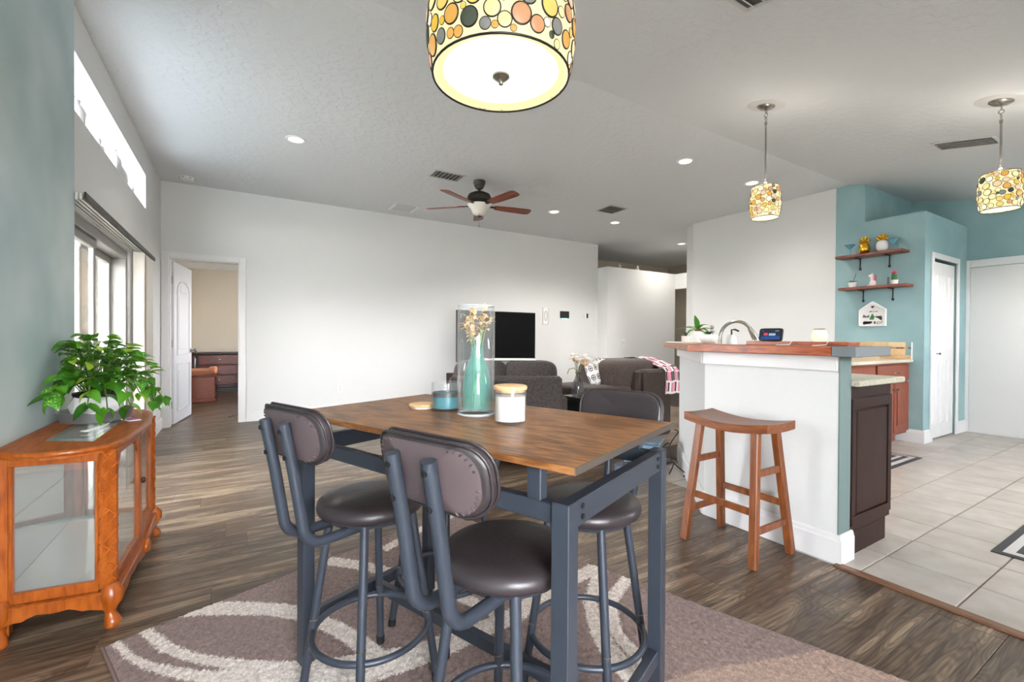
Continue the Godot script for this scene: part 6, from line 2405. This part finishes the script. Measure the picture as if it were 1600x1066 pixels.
# ---------------------------------------------------------------- bedroom beyond the doorway
func bedroom() -> void:
	var g := G.new()
	g.bb(Vector3(-0.976, 0, -11.2), Vector3(2.6, 2.6, -11.1), 0.0)
	g.bb(Vector3(-1.076, 0, -11.2), Vector3(-0.976, 2.6, -6.86), 0.0)
	g.bb(Vector3(2.5, 0, -9.2), Vector3(2.6, 2.6, -6.86), 0.0)
	g.bb(Vector3(2.5, 0, -11.2), Vector3(2.6, 2.6, -10.5), 0.0)
	g.bb(Vector3(2.5, 0, -10.5), Vector3(2.6, 1.15, -9.2), 0.0)
	g.bb(Vector3(2.5, 2.05, -10.5), Vector3(2.6, 2.6, -9.2), 0.0)
	struct("wall_bedroom", g, M.wall_dim, "taupe bedroom wall seen through the open doorway", "wall")
	g = G.new()
	g.bb(Vector3(-1.076, 2.45, -11.2), Vector3(2.6, 2.55, -6.86), 0.0)
	struct("ceiling", g, M.ceiling, "plain bedroom ceiling seen through the open doorway", "ceiling")
	M.mahog = wood(131, [rgb(52, 18, 12), rgb(96, 30, 20), rgb(120, 44, 30)], Vector3(1.5, 7, 7), 0.3)
	M.mahog_dark = wood(132, [rgb(26, 14, 12), rgb(44, 24, 20)], Vector3(2, 7, 7), 0.35)
	var s := thing("dresser", "dark mahogany dresser with red brown drawers in the bedroom", "dresser", Vector3(-0.30, 0, -10.82))
	g = G.new()
	g.bb(Vector3(-0.55, 0.08, -0.25), Vector3(0.55, 0.74, 0.25), 0.01)
	g.bb(Vector3(-0.52, 0, -0.22), Vector3(0.52, 0.08, 0.22), 0.0)
	part("body", g, M.mahog_dark, s)
	g = G.new()
	g.bb(Vector3(-0.58, 0.74, -0.27), Vector3(0.58, 0.775, 0.28), 0.008)
	part("top", g, M.mahog_dark, s)
	for k in 3:
		g = G.new()
		var y := 0.14 + 0.20 * k
		g.bb(Vector3(-0.34, y, 0.25), Vector3(0.34, y + 0.185, 0.27), 0.006)
		var d := part("drawer", g, M.mahog, s)
		g = G.new()
		g.soft(Vector3(0, y + 0.10, 0.28), Vector3(0.03, 0.03, 0.03), 1.0, Basis(), 10, 8)
		part("knob", g, M.steel, d)
	for x in [-0.44, 0.44]:
		g = G.new()
		g.lathe([Vector2(0.03, 0.08), Vector2(0.07, 0.12), Vector2(0.075, 0.66), Vector2(0.03, 0.73)], 16, Vector3(x, 0, 0.235))
		part("pilaster", g, M.mahog_dark, s)
	s = thing("storage_chest", "red brown wooden storage chest with padded top just inside the bedroom", "chest", Vector3(-0.52, 0, -9.30))
	g = G.new()
	g.bb(Vector3(-0.35, 0.03, -0.28), Vector3(0.20, 0.42, 0.25), 0.01)
	g.bb(Vector3(-0.37, 0.0, -0.30), Vector3(0.22, 0.06, 0.27), 0.008)
	part("body", g, wood(133, [rgb(120, 52, 26), rgb(150, 74, 42)], Vector3(2, 7, 7), 0.35), s)
	g = G.new()
	g.bb(Vector3(-0.37, 0.42, -0.30), Vector3(0.22, 0.45, 0.27), 0.006)
	part("lid", g, M.mahog, s)
	g = G.new()
	g.soft(Vector3(-0.075, 0.49, -0.015), Vector3(0.58, 0.10, 0.56), 0.35)
	g.soft(Vector3(0.16, 0.51, -0.015), Vector3(0.13, 0.13, 0.56), 0.6)
	part("padded_top", g, mat(rgb(176, 108, 72), 0.5), s)
	s = thing("bed", "corner of a bed with a pale patterned cover at the right of the bedroom doorway", "bed", Vector3(0.75, 0, -9.6))
	g = G.new()
	g.soft(Vector3(0.35, 0.44, 0), Vector3(1.9, 0.36, 1.6), 0.25)
	part("bedspread", g, tri_mat(ntex(0.03, 134, [rgb(150, 138, 122), rgb(214, 206, 194), rgb(232, 226, 216)], 256, 3), Vector3(2, 2, 2), 0.9, false), s)
	g = G.new()
	g.box(Vector3(0.4, 0.15, 0), Vector3(1.7, 0.24, 1.45), 0.02)
	part("frame", g, M.mahog_dark, s)
	for x in [-0.4, 1.2]:
		for z in [-0.7, 0.7]:
			g = G.new()
			g.bb(Vector3(x - 0.04, 0, z - 0.04), Vector3(x + 0.04, 0.2, z + 0.04), 0.004)
			part("leg", g, M.mahog_dark, s)
	g = G.new()
	g.tube([Vector3(0.02, 0.006, -7.5), Vector3(-0.04, 0.012, -7.3), Vector3(-0.10, 0.006, -7.2)], 0.005, 6)
	solo("cable", g, M.black, "short dark cable end on the floor just inside the bedroom doorway", "cable")

# ---------------------------------------------------------------- patio and garden
func outside() -> void:
	var g := G.new()
	g.bb(Vector3(-40, -0.3, -40), Vector3(40, -0.12, 40), 0.0)
	struct("ground", g, mat(rgb(150, 148, 138), 0.95), "lawn round the house", "ground")
	g = G.new()
	g.bb(Vector3(-4.2, -0.12, -9.7), Vector3(-0.98, -0.02, 2.5), 0.0)
	struct("patio_floor", g, mat(rgb(190, 184, 172), 0.8), "pale concrete patio outside the sliding door", "patio")
	g = G.new()
	g.bb(Vector3(-1.0, -0.12, 1.62), Vector3(8, -0.02, 5.0), 0.0)
	struct("patio_floor", g, mat(rgb(200, 196, 186), 0.8), "pale paving behind the viewer", "patio")
	g = G.new()
	g.bb(Vector3(-3.4, 2.20, -9.7), Vector3(-0.98, 2.32, -1.2), 0.0)
	struct("patio_roof", g, mat(rgb(158, 174, 178), 0.8), "pale blue painted patio ceiling outside the sliding door", "roof")
	var s := thing("patio_post", "square beige post holding the patio roof, nearer the sliding door", "post", Vector3(-1.62, 0, -7.62), 0.0, "beige patio posts")
	g = G.new()
	g.bb(Vector3(-0.09, -0.02, -0.09), Vector3(0.09, 2.2, 0.09), 0.004)
	part("shaft", g, mat(rgb(150, 137, 114), 0.8), s)
	g = G.new()
	g.bb(Vector3(-0.12, 2.05, -0.12), Vector3(0.12, 2.2, 0.12), 0.004)
	part("cap", g, mat(rgb(156, 144, 122), 0.8), s)
	dup(s, "square beige post at the outer edge of the patio", Vector3(-1.58, 0, -9.0))
	dup(s, "square beige post at the outer corner of the patio roof", Vector3(-3.15, 0, -4.0))
	g = G.new()
	g.bb(Vector3(-3.4, -0.12, -9.6), Vector3(-3.28, 2.2, -5.6), 0.0)
	g.bb(Vector3(-3.4, -0.12, -9.7), Vector3(-1.08, 2.2, -9.58), 0.0)
	struct("wall_patio", g, mat(rgb(104, 93, 76), 0.85), "beige wall closing the far end of the covered patio", "wall")
	s = thing("patio_window", "brown shaded window with two white bars at the far end of the patio", "window", Vector3(-1.95, 0, -9.58))
	g = G.new()
	g.bb(Vector3(-0.75, 1.70, 0), Vector3(0.6, 1.89, 0.02), 0.0)
	part("pane", g, mat(rgb(96, 80, 66), 0.3), s)
	for y in [1.64, 1.89]:
		g = G.new()
		g.bb(Vector3(-0.78, y, 0), Vector3(0.63, y + 0.06, 0.04), 0.003)
		part("bar", g, M.trim, s)
	s = thing("patio_plant", "tall broad leaved plant in a black pot on a white stand on the patio", "plant", Vector3(-1.60, -0.02, -7.14))
	g = G.new()
	g.bb(Vector3(-0.18, 0, -0.18), Vector3(0.18, 0.92, 0.18), 0.01)
	part("stand", g, mat(rgb(170, 170, 168), 0.5), s)
	g = G.new()
	g.lathe([Vector2(0, 0.92), Vector2(0.09, 0.92), Vector2(0.12, 1.18), Vector2(0.11, 1.18), Vector2(0, 1.15)], 22)
	part("pot", g, M.black, s)
	for k in 7:
		g = G.new()
		leaf(g, Vector3(0, 1.16, 0), Basis(Vector3.UP, k * 0.95) * Basis(Vector3.RIGHT, -1.15 + 0.12 * (k % 3)), 0.42, 0.13, 0.25)
		part("leaf", g, mat(rgb(84, 100, 62), 0.5), s)
